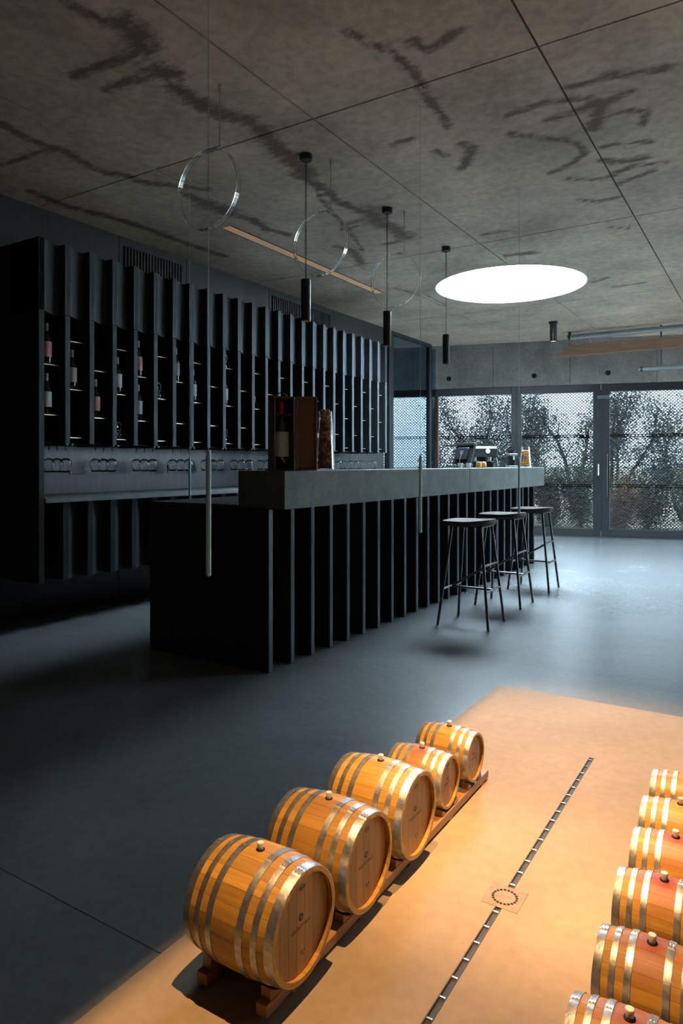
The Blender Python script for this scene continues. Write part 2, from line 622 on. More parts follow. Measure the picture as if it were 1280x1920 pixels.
# the stains in the concrete: paths over the ceiling (x, y of the sight line, half width in cm)
STROKES = [
    ([(125, 5), (165, 25), (200, 38), (232, 45)], 4), ([(232, 45), (250, 60), (262, 80), (268, 95)], 8),
    ([(268, 95), (240, 108), (205, 118), (170, 130), (140, 143)], 4),
    ([(205, 170), (240, 152), (285, 140), (310, 132), (325, 135)], 4), ([(290, 138), (325, 135)], 6),
    ([(325, 160), (350, 180), (385, 200), (420, 215), (460, 225), (485, 238), (500, 255)], 6),
    ([(500, 262), (515, 278), (545, 295), (562, 310)], 7), ([(545, 300), (575, 325)], 8),
    ([(552, 328), (585, 340), (610, 355), (630, 375), (650, 385), (690, 400)], 5),
    ([(690, 400), (705, 408), (715, 420), (740, 430), (755, 440), (765, 445)], 9), ([(765, 445), (740, 455), (720, 458)], 4),
    ([(705, 408), (670, 415), (640, 425)], 3),
    ([(0, 230), (40, 255), (90, 275), (125, 285), (155, 305), (190, 322), (240, 330), (260, 340), (330, 350), (390, 355)], 4),
    ([(0, 310), (60, 290), (95, 280)], 3), ([(350, 365), (390, 385), (420, 400), (470, 410), (500, 430), (540, 440)], 5),
    ([(380, 380), (420, 395)], 9), ([(60, 360), (120, 385), (200, 405), (280, 430), (330, 450), (420, 480)], 5),
    ([(1130, 190), (1075, 185), (1010, 195), (950, 218)], 3), ([(1070, 165), (1150, 140), (1250, 130)], 4),
    ([(1025, 225), (1075, 210), (1120, 195), (1175, 175)], 4), ([(1110, 240), (1120, 225), (1125, 200)], 5),
    ([(1140, 215), (1180, 207), (1210, 210), (1205, 235)], 3), ([(1130, 275), (1160, 270), (1220, 265)], 3),
    ([(1130, 300), (1160, 305), (1210, 295)], 4), ([(1150, 325), (1190, 310), (1250, 305)], 3),
    ([(1005, 260), (1060, 262), (1090, 275), (1095, 290), (1065, 310), (1030, 325)], 3), ([(960, 252), (990, 256)], 4),
    ([(1065, 335), (1110, 337), (1150, 330)], 3), ([(1085, 375), (1120, 378), (1160, 370)], 3),
    ([(865, 315), (880, 295), (885, 275), (868, 270)], 4), ([(815, 285), (838, 292)], 3), ([(735, 272), (772, 260)], 3),
    ([(1140, 425), (1180, 428)], 3), ([(905, 440), (950, 432)], 3), ([(940, 480), (1000, 474)], 6), ([(1160, 345), (1225, 320)], 3),
    ([(770, 75), (800, 95), (860, 60)], 3), ([(650, 60), (700, 85), (740, 100), (780, 140), (800, 180), (830, 220), (840, 240)], 3),
    ([(590, 345), (600, 372), (660, 440), (680, 470)], 2), ([(630, 462), (660, 470), (680, 498)], 5), ([(640, 430), (700, 420)], 2),
    ([(740, 540), (800, 556), (830, 572)], 3), ([(1110, 530), (1140, 520)], 3), ([(1150, 538), (1210, 530)], 3),
]
SEG = []
for pts, wd in STROKES:
    q = [on_plane(px, py, CEIL) for px, py in pts]
    for a, b in zip(q, q[1:]):
        SEG.append((a, b, wd * 0.01))


def stain_at(x, y):
    best = 0.0
    for (ax, ay), (bx, by), wd in SEG:
        if x < min(ax, bx) - 0.4 or x > max(ax, bx) + 0.4 or y < min(ay, by) - 0.4 or y > max(ay, by) + 0.4:
            continue
        dx, dy = bx - ax, by - ay
        L = dx * dx + dy * dy
        t = max(0, min(1, ((x - ax) * dx + (y - ay) * dy) / L)) if L > 0 else 0
        d = sqrt((x - ax - t * dx) ** 2 + (y - ay - t * dy) ** 2)
        best = max(best, 1 - d / (wd * 2.0))
    return best


def clip_far(poly):
    """keep the side of the far wall that is inside the room"""
    res = []
    f = lambda p: wall_y(p[0]) + 0.05 - p[1]
    for a, b in zip(poly, poly[1:] + poly[:1]):
        fa, fb = f(a), f(b)
        if fa >= 0:
            res.append(a)
        if (fa >= 0) != (fb >= 0):
            t = fa / (fa - fb)
            res.append((a[0] + (b[0] - a[0]) * t, a[1] + (b[1] - a[1]) * t))
    return res


ceil_me = []
ceiling = room_empty('ceiling')


def slab_with_hole(name, poly, hole, z0, z1, mat, parent, grid=0.0):
    """flat slab of any outline, with an optional round hole and a fine underside that carries the stains"""
    pts, edges = [], []
    n = len(poly)
    for i, p in enumerate(poly):
        a, b = Vector(p), Vector(poly[(i + 1) % n])
        k = max(1, int((b - a).length / grid)) if grid else 1
        for j in range(k):
            pts.append(a + (b - a) * (j / k))
    nb = len(pts)
    edges += [(i, (i + 1) % nb) for i in range(nb)]
    loops = [list(range(nb))]
    if hole:
        c, r, m = hole
        s = len(pts)
        for k in range(m):
            pts.append(Vector((c[0] + r * cos(2 * pi * k / m), c[1] + r * sin(2 * pi * k / m))))
        edges += [(s + k, s + (k + 1) % m) for k in range(m)]
        loops.append(list(range(s, s + m)))
    if grid:
        x0, x1 = min(p[0] for p in poly), max(p[0] for p in poly)
        y0, y1 = min(p[1] for p in poly), max(p[1] for p in poly)
        yy = y0 + grid
        while yy < y1 - grid * 0.5:
            xx = x0 + grid
            while xx < x1 - grid * 0.5:
                if yy < wall_y(xx) - 0.05:
                    pts.append(Vector((xx, yy)))
                xx += grid
            yy += grid
    v, e, f, ov, oe, of = delaunay_2d_cdt(pts, edges, [], 0, 1e-5)
    keep = []
    for t in f:
        cx, cy = sum(v[i].x for i in t) / len(t), sum(v[i].y for i in t) / len(t)
        if hole and (cx - hole[0][0]) ** 2 + (cy - hole[0][1]) ** 2 < hole[1] ** 2 * 0.998:
            continue
        keep.append(t)
    mb = MB()
    mb.v = [(p.x, p.y, z0) for p in v]
    mb.f = [tuple(t) for t in keep]
    base = len(mb.v)
    mb.v += [(p.x, p.y, z1) for p in v]
    mb.f += [tuple(base + i for i in t) for t in keep]
    cnt = {}
    for t in keep:
        for a, b in zip(t, t[1:] + t[:1]):
            cnt[(a, b)] = cnt.get((a, b), 0) + 1
    for (a, b) in list(cnt):
        if (b, a) not in cnt:
            mb.f.append((a, b, base + b, base + a))
    o = mb.build(name, mat, parent)
    return o


outer = [(XO, YB), (XR, YB), (XR, wall_y(XR) + 0.3), (XO, wall_y(XO) + 0.3)]
slab_with_hole('ceiling_slab', outer, (SKC, SKR, 72), CEIL + 0.012, CEIL + 0.25, M['ceiling_back'], ceiling)
J = 0.006
for i in range(len(xs) - 1):
    for j in range(len(ys) - 1):
        x0, x1, y0, y1 = xs[i] + J, xs[i + 1] - J, ys[j] + J, ys[j + 1] - J
        poly = clip_far([(x0, y0), (x1, y0), (x1, y1), (x0, y1)])
        if len(poly) < 3:
            continue
        seen = x0 > -5.2 and x1 < 1.0 and y0 > 0.5
        if (i, j) == (3, 4):   # the two panels the round opening bites into
            dx = x1 - SKC[0]
            a0 = math.acos(dx / SKR)
            arc = [(SKC[0] + SKR * cos(q), SKC[1] + SKR * sin(q)) for q in [-a0 - (2 * pi - 2 * a0) * k / 56 for k in range(57)]]
            poly = [(x0, y0), (x1, y0)] + arc + [(x1, y1), (x0, y1)]
        if (i, j) == (4, 4):
            dx = x0 - SKC[0]
            a0 = math.acos(dx / SKR)
            arc = [(SKC[0] + SKR * cos(q), SKC[1] + SKR * sin(q)) for q in [a0 - 2 * a0 * k / 30 for k in range(31)]]
            poly = [(x0, y0), (x1, y0), (x1, y1), (x0, y1)] + arc
        if (i, j) in ((3, 4), (4, 4)):
            grid_hole = (SKC, SKR * 0.99999, 0)
            pts = poly
            # fine cells outside the opening only
            n0 = len(pts)
            P = [Vector(p) for p in pts]
            E = [(k, (k + 1) % n0) for k in range(n0)]
            g = 0.06
            yy = y0 + g
            while yy < y1 - g / 2:
                xx = x0 + g
                while xx < x1 - g / 2:
                    if (xx - SKC[0]) ** 2 + (yy - SKC[1]) ** 2 > (SKR + 0.03) ** 2:
                        P.append(Vector((xx, yy)))
                    xx += g
                yy += g
            v, e, f, *_ = delaunay_2d_cdt(P, E, [], 0, 1e-5)
            keep = [t for t in f if (sum(v[q].x for q in t) / 3 - SKC[0]) ** 2 + (sum(v[q].y for q in t) / 3 - SKC[1]) ** 2 > (SKR * 0.9985) ** 2]
            mb = MB()
            mb.v = [(p.x, p.y, CEIL) for p in v]
            mb.f = [tuple(t) for t in keep]
            nb = len(mb.v)
            cnt = {}
            for t in keep:
                for a, b in zip(t, list(t[1:]) + list(t[:1])):
                    cnt[(a, b)] = 1
            mb.v += [(p.x, p.y, CEIL + 0.0125) for p in v]
            for (a, b) in list(cnt):
                if (b, a) not in cnt:
                    mb.f.append((a, b, nb + b, nb + a))
            o = mb.build('ceiling_panel', M['ceiling'], ceiling)
        elif seen:
            o = slab_with_hole('ceiling_panel', poly, None, CEIL, CEIL + 0.0125, M['ceiling'], ceiling, grid=0.045)
        else:
            o = MB().prism(poly, CEIL, CEIL + 0.0125).build('ceiling_panel', M['ceiling'], ceiling)
        me = o.data
        at = me.attributes.new('stain', 'FLOAT', 'POINT')
        at.data.foreach_set('value', [max(0.0, stain_at(p.co.x, p.co.y)) if seen else 0.0 for p in me.vertices])

# round skylight: white lined shaft under a clear dome
sky = room_empty('window_9')
n = 72
MB().lathe([(SKR + 0.002, CEIL - 0.004), (SKR - 0.012, CEIL - 0.004), (SKR - 0.012, CEIL + 0.32), (SKR + 0.06, CEIL + 0.32), (SKR + 0.06, CEIL + 0.25), (SKR + 0.002, CEIL + 0.25)],
           n, at=(SKC[0], SKC[1], 0), closed=True).build('shaft', M['shaft'], sky, True)
MB().lathe([(SKR + 0.05, CEIL + 0.32), (SKR - 0.06, CEIL + 0.42), (SKR * 0.6, CEIL + 0.54), (SKR * 0.3, CEIL + 0.59), (0.0, CEIL + 0.61)], n,
           at=(SKC[0], SKC[1], 0)).build('dome', M['dome'], sky, True, 180)

# left wall: dark panels with open joints, as far as the glazed screen
wl = room_empty('wall_left')
MB().box(XL - 0.2, XL - 0.012, YB, 9.27, 0, CEIL + 0.012).build('wall_core', M['hole'], wl)
y = YB
edges_y = [YB, -1.6, -0.4, 0.8, 2.0, 2.985, 4.25, 5.10, 6.45, 7.85, 9.28]
for a, b in zip(edges_y, edges_y[1:]):
    MB().box(XL - 0.02, XL, a + 0.003, b - 0.003, 0.0, CEIL, 0.0015).build('wall_panel', M['wall_black'], wl)
# back and right walls, behind and beside the camera
structure(MB().box(XO, XR + 0.3, YB - 0.2, YB, 0, CEIL + 0.012).build('wall_back', M['wall_concrete']))
wr = room_empty('wall_right')
MB().box(XR, XR + 0.3, YB, wall_y(XR) + 0.3, 2.65, CEIL + 0.012).build('lintel', M['wall_concrete'], wr)
MB().box(XR, XR + 0.3, YB, 8.70, 0, 2.65).build('pier', M['wall_concrete'], wr)
structure(MB().box(XO - 0.2, XO, YB, wall_y(XO) + 0.3, 0, CEIL + 0.012).build('wall_outer', M['wall_concrete']))

# far wall: skewed concrete lintel over the glazed bays
wf = room_empty('wall_far')
wf.location = (WP[0], WP[1], 0)
wf.rotation_euler = (0, 0, math.atan2(WU[1], WU[0]))
U0, U1, ZH = -4.2, 8.1, 2.55
lint_joints = [U0, -3.3, -2.1, -0.70, 0.56, 1.9, 3.3, 4.7, 6.1, U1]
for a, b in zip(lint_joints, lint_joints[1:]):
    MB().box(a + 0.003, b - 0.003, 0, 0.3, ZH, CEIL + 0.012, 0.002).build('lintel_panel', M['wall_concrete'], wf)
MB().box(U0, U1, 0.012, 0.28, ZH + 0.01, CEIL).build('lintel_core', M['hole'], wf)
for u, z in ((-1.46, 2.72), (-0.015, 2.72), (1.16, 2.725), (2.6, 2.72), (-2.7, 2.72)):
    MB().lathe([(0.030, -0.003), (0.042, -0.003), (0.042, 0.001)], 18, 'Y', (u, 0, z)).build('tie_hole', M['hole'], wf)
# concrete strip added for the shadow band where wall and ceiling meet
MB().box(U0, U1, -0.03, 0.0, CEIL - 0.05, CEIL - 0.002).build('shadow_strip', M['wall_concrete'], wf)


# ------------------------------------------------------------------ glazed bays of the far wall
PITCH, ROW = 0.0555, 0.0262


def mesh_panel(u0, u1, z0, z1, y, parent):
    """one sheet of expanded metal: tilted strands that part and meet"""
    rows = int((z1 - z0) / ROW)
    cols = int((u1 - u0) / (PITCH / 2))
    vs, fs = [], []
    hw, th = 0.0078, 0.0035
    for r in range(rows + 1):
        zc = z0 + r * ROW + ROW * 0.25
        base = len(vs)
        for c in range(cols + 1):
            x = u0 + c * PITCH / 2
            up = ((c + r) % 2) * ROW * 0.56
            zz = zc + up
            for dy, dz in ((-th, -hw), (th, -hw * 0.5), (th, hw), (-th, hw * 0.5)):
                vs.append((x, y + dy, zz + dz))
        for c in range(cols):
            a, b = base + c * 4, base + c * 4 + 4
            for k in range(4):
                k2 = (k + 1) % 4
                fs.append((a + k, a + k2, b + k2, b + k))
    mb = MB()
    mb.v, mb.f = vs, fs
    me = bpy.data.meshes.new('mesh_panel')
    me.from_pydata(vs, [], fs)
    me.materials.append(M['mesh'])
    o = bpy.data.objects.new('mesh_panel', me)
    COL.objects.link(o)
    o.parent = parent
    stuff(o)
    e = MB()
    for za, zb in ((z0 - 0.008, z0 + 0.006), (z1 - 0.006, z1 + 0.008)):
        e.box(u0, u1, y - 0.012, y + 0.012, za, zb)
    e.build('mesh_rim', M['mesh'], parent)
    return o


def bay(name, u0, u1, post_l, post_r, glass='pane_solar', screen=True):
    """one glazed bay; u0..u1 is the glass, post_l / post_r the widths of its stiles"""
    r = room_empty(name)
    r.location, r.rotation_euler = wf.location, wf.rotation_euler
    gt, gb = 2.42, 0.138
    for a, b in ((u0 - post_l, u0), (u1, u1 + post_r)):
        MB().box(a, b, 0.03, 0.13, 0.012, ZH - 0.004, 0.004).build('stile', M['frame'], r)
    MB().box(u0, u1, 0.03, 0.13, gt, ZH - 0.004, 0.004).build('top_rail', M['frame'], r)
    MB().box(u0, u1, 0.03, 0.13, 0.012, gb, 0.004).build('bottom_rail', M['frame'], r)
    MB().box(u0 - 0.004, u1 + 0.004, 0.076, 0.084, gb - 0.004, gt + 0.004).build('pane', M[glass], r)
    if screen:
        for za, zb in ((0.03, 0.835), (0.865, 1.685), (1.715, 2.54)):
            mesh_panel(u0 - post_l, u1 + post_r, za, zb, 0.40, r)
    return r


bay('window_1', -2.95, -1.82, 0.16, 0.08)
bay('window_2', -1.66, -0.395, 0.08, 0.0825)
d1 = bay('door_1', -0.227, 0.931, 0.0855, 0.128)
d2 = bay('door_2', 1.187, 2.345, 0.128, 0.08)
bay('window_3', 2.52, 3.78, 0.095, 0.08)
bay('window_4', 3.95, 5.2, 0.09, 0.08)
bay('window_5', 5.37, 6.62, 0.09, 0.08)
bay('window_6', 6.79, 7.75, 0.09, 0.08)
bay('window_7', -4.1, -3.2, 0.1, 0.09)
# hardware on the two door leaves
MB().box(0.992, 1.018, 0.0, 0.03, 1.03, 1.22, 0.005).build('lever_plate', M['steel'], d1)
MB().tube([(1.005, 0.005, 1.19), (1.005, -0.03, 1.19), (1.005, -0.035, 1.10)], 0.009, 8).build('lever', M['steel'], d1, True)
MB().tube([(1.135, -0.045, 0.68), (1.135, -0.045, 1.38)], 0.014, 10).build('pull_bar', M['black_metal'], d2, True)
for z in (0.76, 1.30):
    MB().tube([(1.135, 0.032, z), (1.135, -0.045, z)], 0.008, 8).build('pull_bracket', M['black_metal'], d2, True)
for z0, z1 in ((2.45, 2.535), (0.02, 0.11)):
    MB().box(1.047, 1.058, 0.012, 0.031, z0, z1).build('bolt', M['steel'], d2)
MB().box(0.99, 1.19, -0.005, 0.03, 2.30, 2.36, 0.008).build('door_closer', M['grey_plastic'], d2)
MB().box(-1.66, -1.642, 0.02, 0.05, 0.14, 2.42).build('rust_strip', M['terracotta'], bpy.data.objects['window_2'])
MB().box(U0, U1, 0.02, 0.15, -0.02, 0.012).build('sill', M['frame'], wf)
MB().box(U0, U1, 0.15, 0.9, -0.08, -0.02).build('outer_sill', M['wall_concrete'], wf)

# floor convector grille in front of the bays
fg = thing('floor_grille', 'long slim metal floor grille running along the foot of the glazed wall', 'grille', (WP[0], WP[1], 0), wf.rotation_euler.z)
MB().box(-1.7, U1 - 0.4, -0.17, -0.03, 0.0005, 0.002).build('tray', M['hole'], fg)
for yy in (-0.175, -0.033):
    MB().box(-1.7, U1 - 0.4, yy, yy + 0.008, 0.0005, 0.007).build('rim', M['steel'], fg)
g = MB()
u = -1.69
while u < U1 - 0.42:
    g.box(u, u + 0.008, -0.168, -0.034, 0.002, 0.006)
    u += 0.026
stuff(g.build('grille_bars', M['steel'], fg))

# right-hand glazing, two bays at the far end
for k in range(2):
    a = 8.75 + k * 2.35
    nm = room_empty('window_%d' % (10 + k))
    for y0, y1, z0, z1 in ((a, a + 0.08, 0, 2.65), (a + 2.2, a + 2.28, 0, 2.65), (a + 0.08, a + 2.2, 2.55, 2.65), (a + 0.08, a + 2.2, 0, 0.1)):
        MB().box(XR + 0.05, XR + 0.15, y0, y1, z0, z1).build('frame_member', M['frame'], nm)
    MB().box(XR + 0.096, XR + 0.104, a + 0.08, a + 2.2, 0.1, 2.55).build('pane', M['pane_light'], nm)
portal((XR + 0.32, 11.1, 1.35), (0, radians(90), 0), 2.6, 5.0)
portal((WP[0] + 1.9 * WU[0] - 0.55 * WU[1], WP[1] + 1.9 * WU[1] + 0.55 * WU[0], 1.3), (radians(-90), 0, wf.rotation_euler.z), 12.6, 2.7)
portal((SKC[0], SKC[1], CEIL + 0.7), (0, 0, 0), 2.0, 2.0)

# glazed screen that carries the left wall on to the far wall
gs = room_empty('window_8')
yf = wall_y(XL) - 0.02
MB().box(XL - 0.10, XL, 9.47, 9.60, 0, CEIL - 0.002, 0.004).build('stile', M['frame'], gs)
MB().box(XL - 0.07, XL, 10.93, 11.01, 0, CEIL - 0.002, 0.004).build('stile', M['frame'], gs)
MB().box(XL - 0.06, XL, 9.60, 10.93, CEIL - 0.06, CEIL - 0.002, 0.004).build('top_rail', M['frame'], gs)
MB().box(XL - 0.06, XL, 9.60, 10.93, 0.0, 0.08, 0.004).build('bottom_rail', M['frame'], gs)
MB().box(XL - 0.036, XL - 0.028, 9.60, 10.93, 0.08, CEIL - 0.06).build('pane', M['pane_side'], gs)
MB().box(XL - 0.036, XL - 0.028, 11.01, yf, 0.0, CEIL - 0.06).build('pane', M['pane_side'], gs)

# services under the ceiling at the far end
for (x0, x1, yy, zz, r, lab) in ((-2.78, 4.1, 11.15, 3.215, 0.040, 'silver spiral duct running under the ceiling at the far wall, the upper of two'),
                                 (-1.75, 4.1, 11.3, 2.66, 0.034, 'silver duct below the timber board at the far wall, the lower of two')):
    t = thing('ceiling_duct', lab, 'duct', (x0, yy, zz))
    MB().tube([(0, 0, 0), (x1 - x0, 0, 0)], r, 14).build('pipe', M['duct'], t, True)
    MB().lathe([(r + 0.006, -0.015), (r + 0.006, 0.015)], 14, 'X', (0.04, 0, 0)).build('collar', M['black_metal'], t, True)
    if zz > 3:
        MB().box(0.02, 0.06, -0.012, 0.012, r, CEIL - zz - 0.001).build('hanger', M['black_metal'], t)
    else:
        MB().box(0.3, 0.32, -0.01, 0.01, r, CEIL - zz - 0.001).build('hanger', M['black_metal'], t)
tb = MB().prism([(0, 0), (6.6, 0), (6.6, 0.17), (0.30, 0.17)], -0.02, 0.02)  # opaque board added to imitate an orange reflection on the wall
tb.xf(Matrix.Rotation(radians(90), 4, 'X'))
t = tb.build('reflected_board', M['reflected'], loc=(-3.05, 11.27, 2.94))
tag(t, 'long brown timber board with a slanted end added under the upper silver duct', 'beam')
for k, xx in enumerate((0.6, 3.0, 5.6)):
    MB().tube([(xx, 0, 0.16), (xx, 0, CEIL - 2.941)], 0.004, 6).build('hanger_rod', M['wire'], t)

# vent grilles set in the left wall above the cabinet
for (y0, y1, lab) in ((4.30, 5.04, 'black slatted air grille high on the dark wall, nearer one'), (6.5, 7.78, 'black slatted air grille high on the dark wall, farther one')):
    t = thing('air_grille', lab, 'vent', (XL, (y0 + y1) / 2, 2.86))
    h = (y1 - y0) / 2
    MB().box(0.0, 0.004, -h, h, 0, 0.36).build('backing', M['hole'], t)
    s_me = MB().box(0.004, 0.016, -0.009, 0.009, 0.004, 0.356).mesh('slat', M['wall_black'])
    k = int(2 * h / 0.036)
    for q in range(k):
        inst('slat', s_me, t, (0, -h + 0.018 + q * (2 * h - 0.036) / (k - 1), 0))

# ------------------------------------------------------------------ wall cabinet
XF, CY0, CP, NB = -4.40, 3.00, 0.2135, 24
CY1 = CY0 + NB * CP
FT = 0.045
Z0, ZC, ZN, ZD, ZT = 0.37, 0.94, 1.37, 2.31, 2.83
wc = thing('wall_cabinet', 'tall black wall cabinet with upright fins, scalloped doors and open bottle niches', 'cabinet', (XL, CY0, 0))


def loc_c(x, y):
    return (x - XL, y - CY0)


def scallop(z0, z1, depth=0.075):
    """one door: flush with the fin at its left edge, then hollowed back towards the next fin"""
    poly = [(0.0, 0.0), (0.0, -0.33), (CP - 0.003, -0.33)]
    K = 12
    cur = [(FT + (CP - FT - 0.003) * k / K, -depth * sin(pi / 2 * (k / K)) ** 0.9) for k in range(K + 1)]
    poly += cur[::-1]
    xy = [(d, y) for (y, d) in poly]          # depth along x, width along y
    return MB().prism(xy, z0, z1)


def lit_front(me):  # front faces lighter, sides left black: light and shade put into colour
    me.materials.append(M['lit_wood'])
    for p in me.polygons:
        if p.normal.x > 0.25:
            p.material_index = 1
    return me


xf, _ = loc_c(XF, 0)
MB().box(0.001, xf, 0.0, FT, Z0, ZT, 0.002).build('end_panel', M['black_wood'], wc)
door_me = scallop(ZD + 0.004, ZT - 0.002).mesh('door', M['black_wood'], True, 30)
lit_front(door_me)
fin_me = lit_front(MB().box(-0.38, 0, 0, FT, ZN, ZD, 0.003).mesh('fin', M['black_wood']))
for k in range(NB):
    inst('door', door_me, wc, (xf, k * CP + (FT if k == 0 else 0) * 0, 0))
    if k:
        inst('fin', fin_me, wc, (xf, k * CP, 0))
inst('fin', fin_me, wc, (xf, NB * CP, 0))
MB().box(0.001, xf - 0.38, FT, NB * CP, ZN, ZT).build('carcass', M['hole'], wc)
MB().box(xf - 0.38, xf - 0.07, FT, NB * CP, ZN, ZN + 0.012).build('bottom_board', M['hole'], wc)
MB().box(xf - 0.4, xf, NB * CP, NB * CP + FT, ZD, ZT, 0.002).build('end_panel', M['black_wood'], wc)
shelf_me = MB().box(-0.37, -0.056, FT, CP, -0.006, 0).mesh('shelf', M['shelf'])
SHELF = {0: (1.58, 1.945), 1: (1.42, 1.78, 2.14)}
for k in range(NB):
    for z in SHELF[k % 2]:
        inst('shelf', shelf_me, wc, (xf, k * CP, z))


def finger_hole(parent, x, y, z):
    b = MB().lathe([(0.016, -0.001), (0.022, -0.003), (0.024, 0.0)], 24, 'Y', (x, y, z))
    b.build('finger_pull', M['plastic'], parent, True)


for z in (2.67, 1.577, 0.494):
    finger_hole(wc, -4.787 - XL, 0.0, z)

base_me = scallop(Z0, ZC - 0.002).mesh('lower_door', M['black_wood'], True, 30)
for k in range(1, NB):
    inst('lower_door', base_me, wc, (xf - 0.02, k * CP + (0.001 if k == 0 else 0), 0))
MB().box(0.001, xf - 0.352, FT, NB * CP, Z0, ZC - 0.002).build('lower_carcass', M['hole'], wc)

rc = thing('rear_counter', 'slim dark rear counter set in the black wall cabinet below the hanging glasses', 'counter', (XL, CY0, 0))
MB().box(0.001, xf + 0.015, FT + 0.001, NB * CP + 0.02, ZC, 0.975, 0.003).build('worktop', M['edge'], rc)
MB().box(0.001, 0.07, FT + 0.001, NB * CP + 0.02, 0.976, ZN - 0.002).build('splashback', M['splash'], rc)
for y in (3.75, 4.85, 5.9):
    o = MB().box(0.07, 0.078, y - CY0 - 0.075, y - CY0 + 0.075, 1.135, 1.215, 0.002).build('socket_plate', M['splash'], rc)

# bottles in the niches
def bottle_proto(label_mat, cap_mat, h=0.30, r=0.037):
    t = bpy.data.objects.new('wine_bottle', None)
    COL.objects.link(t)
    s = h / 0.30
    MB().lathe([(0.0, 0.004), (r * 0.9, 0.0), (r, 0.006), (r, 0.185 * s), (r * 0.82, 0.205 * s), (r * 0.42, 0.225 * s), (0.0135, 0.24 * s), (0.0135, h - 0.002), (0.0, h)], 20).build('bottle_body', M['bottle'], t, True, 60)
    MB().lathe([(r + 0.0006, 0.055 * s), (r + 0.0006, 0.165 * s)], 20).build('paper_label', label_mat, t, True)
    MB().lathe([(0.0142, 0.245 * s), (0.0142, h + 0.001), (0.0, h + 0.002)], 14).build('capsule', cap_mat, t, True)
    return t


def bay_y(k):
    return CY0 + k * CP + FT + (CP - FT) * 0.5


ORD = ['first', 'second', 'third', 'fourth', 'fifth', 'sixth', 'seventh', 'eighth', 'ninth', 'tenth', 'eleventh', 'twelfth', 'thirteenth', 'fourteenth', 'fifteenth']
PL = {0: {1.58: 'lower', 1.945: 'upper'}, 1: {1.42: 'lowest', 1.78: 'middle', 2.14: 'top'}}
BOT = [(0, 1.945, 'pink'), (0, 1.58, 'white'), (1, 1.78, 'beige'), (2, 1.58, 'pink'), (3, 1.78, 'white'), (4, 1.945, 'pink'), (4, 1.58, 'grey'),
       (6, 1.945, 'grey'), (7, 1.78, 'grey'), (9, 1.78, 'grey')]
for k, z, c in BOT:
    t = bottle_proto(M['label_' + c], M['capsule'])
    t.location = (-4.498, bay_y(k), z + 0.0005)
    tag(t, 'dark bottle with a %s label on the %s shelf of the %s cabinet niche' % (c, PL[k % 2][z], ORD[k]), 'bottle', 'bottles standing in the wall cabinet')
# bottles lying with their ends out
lying = MB().lathe([(0.0, 0.0), (0.030, 0.0), (0.037, 0.004), (0.037, 0.19), (0.0135, 0.24), (0.0135, 0.29), (0.0, 0.29)], 18, 'X')
lying.xf(Matrix.Rotation(pi, 4, 'Z'))
ly_me = lying.mesh('bottle', M['bottle'], True, 50)
ring_me = MB().lathe([(0.030, 0.0), (0.0345, 0.0015), (0.0372, 0.0), (0.034, -0.001)], 18, 'X', closed=True).mesh('base_ring', M['capsule'], True)
for k, z in ((3, 1.42), (5, 1.78), (9, 1.42), (9, 2.14), (11, 1.78)):
    zz = min(SHELF[k % 2], key=lambda s: abs(s - z))
    yc = CY0 + k * CP + FT + (CP - FT) / 2
    for j, (dy, dz) in enumerate(((-0.0385, 0.0), (0.0385, 0.0), (0.0, 0.066))):
        o = inst('lying_bottle', ly_me, None, (-4.49, yc + dy, zz + 0.0378 + dz))
        tag(o, 'wine bottle lying %s of the %s pile in the %s cabinet niche' % (('bottom left', 'bottom right', 'on top')[j], 'lowest' if zz < 1.5 else 'middle' if zz < 2 else 'top', ORD[k]), 'bottle', 'bottles lying in the wall cabinet')
        inst('base_ring', ring_me, o, (0.001, 0, 0))

# stemware hanging upside down under the cabinet
gl = bpy.data.objects.new('wine_glass', None)
COL.objects.link(gl)
tag(gl, 'clear wine glass hanging upside down from the rail under the black wall cabinet', 'glass', 'glasses hanging under the wall cabinet')
MB().lathe([(0.030, -0.212), (0.036, -0.19), (0.0435, -0.155), (0.043, -0.135), (0.034, -0.118), (0.018, -0.108), (0.004, -0.103),
            (0.003, -0.108), (0.016, -0.112), (0.032, -0.121), (0.0415, -0.136), (0.042, -0.155), (0.0345, -0.19), (0.0285, -0.212)], 22, closed=True).build('bowl', M['glass'], gl, True, 180)
MB().lathe([(0.0042, -0.106), (0.0035, -0.06), (0.0038, -0.012), (0.006, -0.006), (0.030, -0.003), (0.032, 0.0), (0.0, 0.0)], 16).build('stem', M['glass'], gl, True, 60)
rail_y = [3.27 + 0.424 * k for k in range(12)]
first = True
for i, yr in enumerate(rail_y):
    hr = thing('glass_rail', 'short black glass rail under the wall cabinet, the %s from the near end' % ORD[i], 'rail', (-4.72, yr, ZN), 0, 'glass rails under the wall cabinet')
    for s in (-1, 1):
        MB().box(-0.14, 0.30, s * 0.022 - 0.008, s * 0.022 + 0.008, -0.012, -0.0005).build('runner', M['black_metal'], hr)
        MB().box(-0.14, 0.30, s * 0.030 - 0.002, s * 0.030 + 0.002, -0.012 - 0.0, -0.0005).build('flange', M['black_metal'], hr)
    for j, xx in enumerate((-4.47, -4.57, -4.67)):
        o = gl if first else copy_tree(gl)
        first = False
        o.location = (xx, yr, ZN - 0.0005 + 0.012 - 0.012)
        o.rotation_euler = (0, 0, 0.3 * i + j)
        tag(o, 'wine glass hanging upside down, %s on the %s rail from the near end' % (('front one', 'middle one', 'rear one')[j], ORD[i]), 'glass', 'glasses hanging under the wall cabinet')

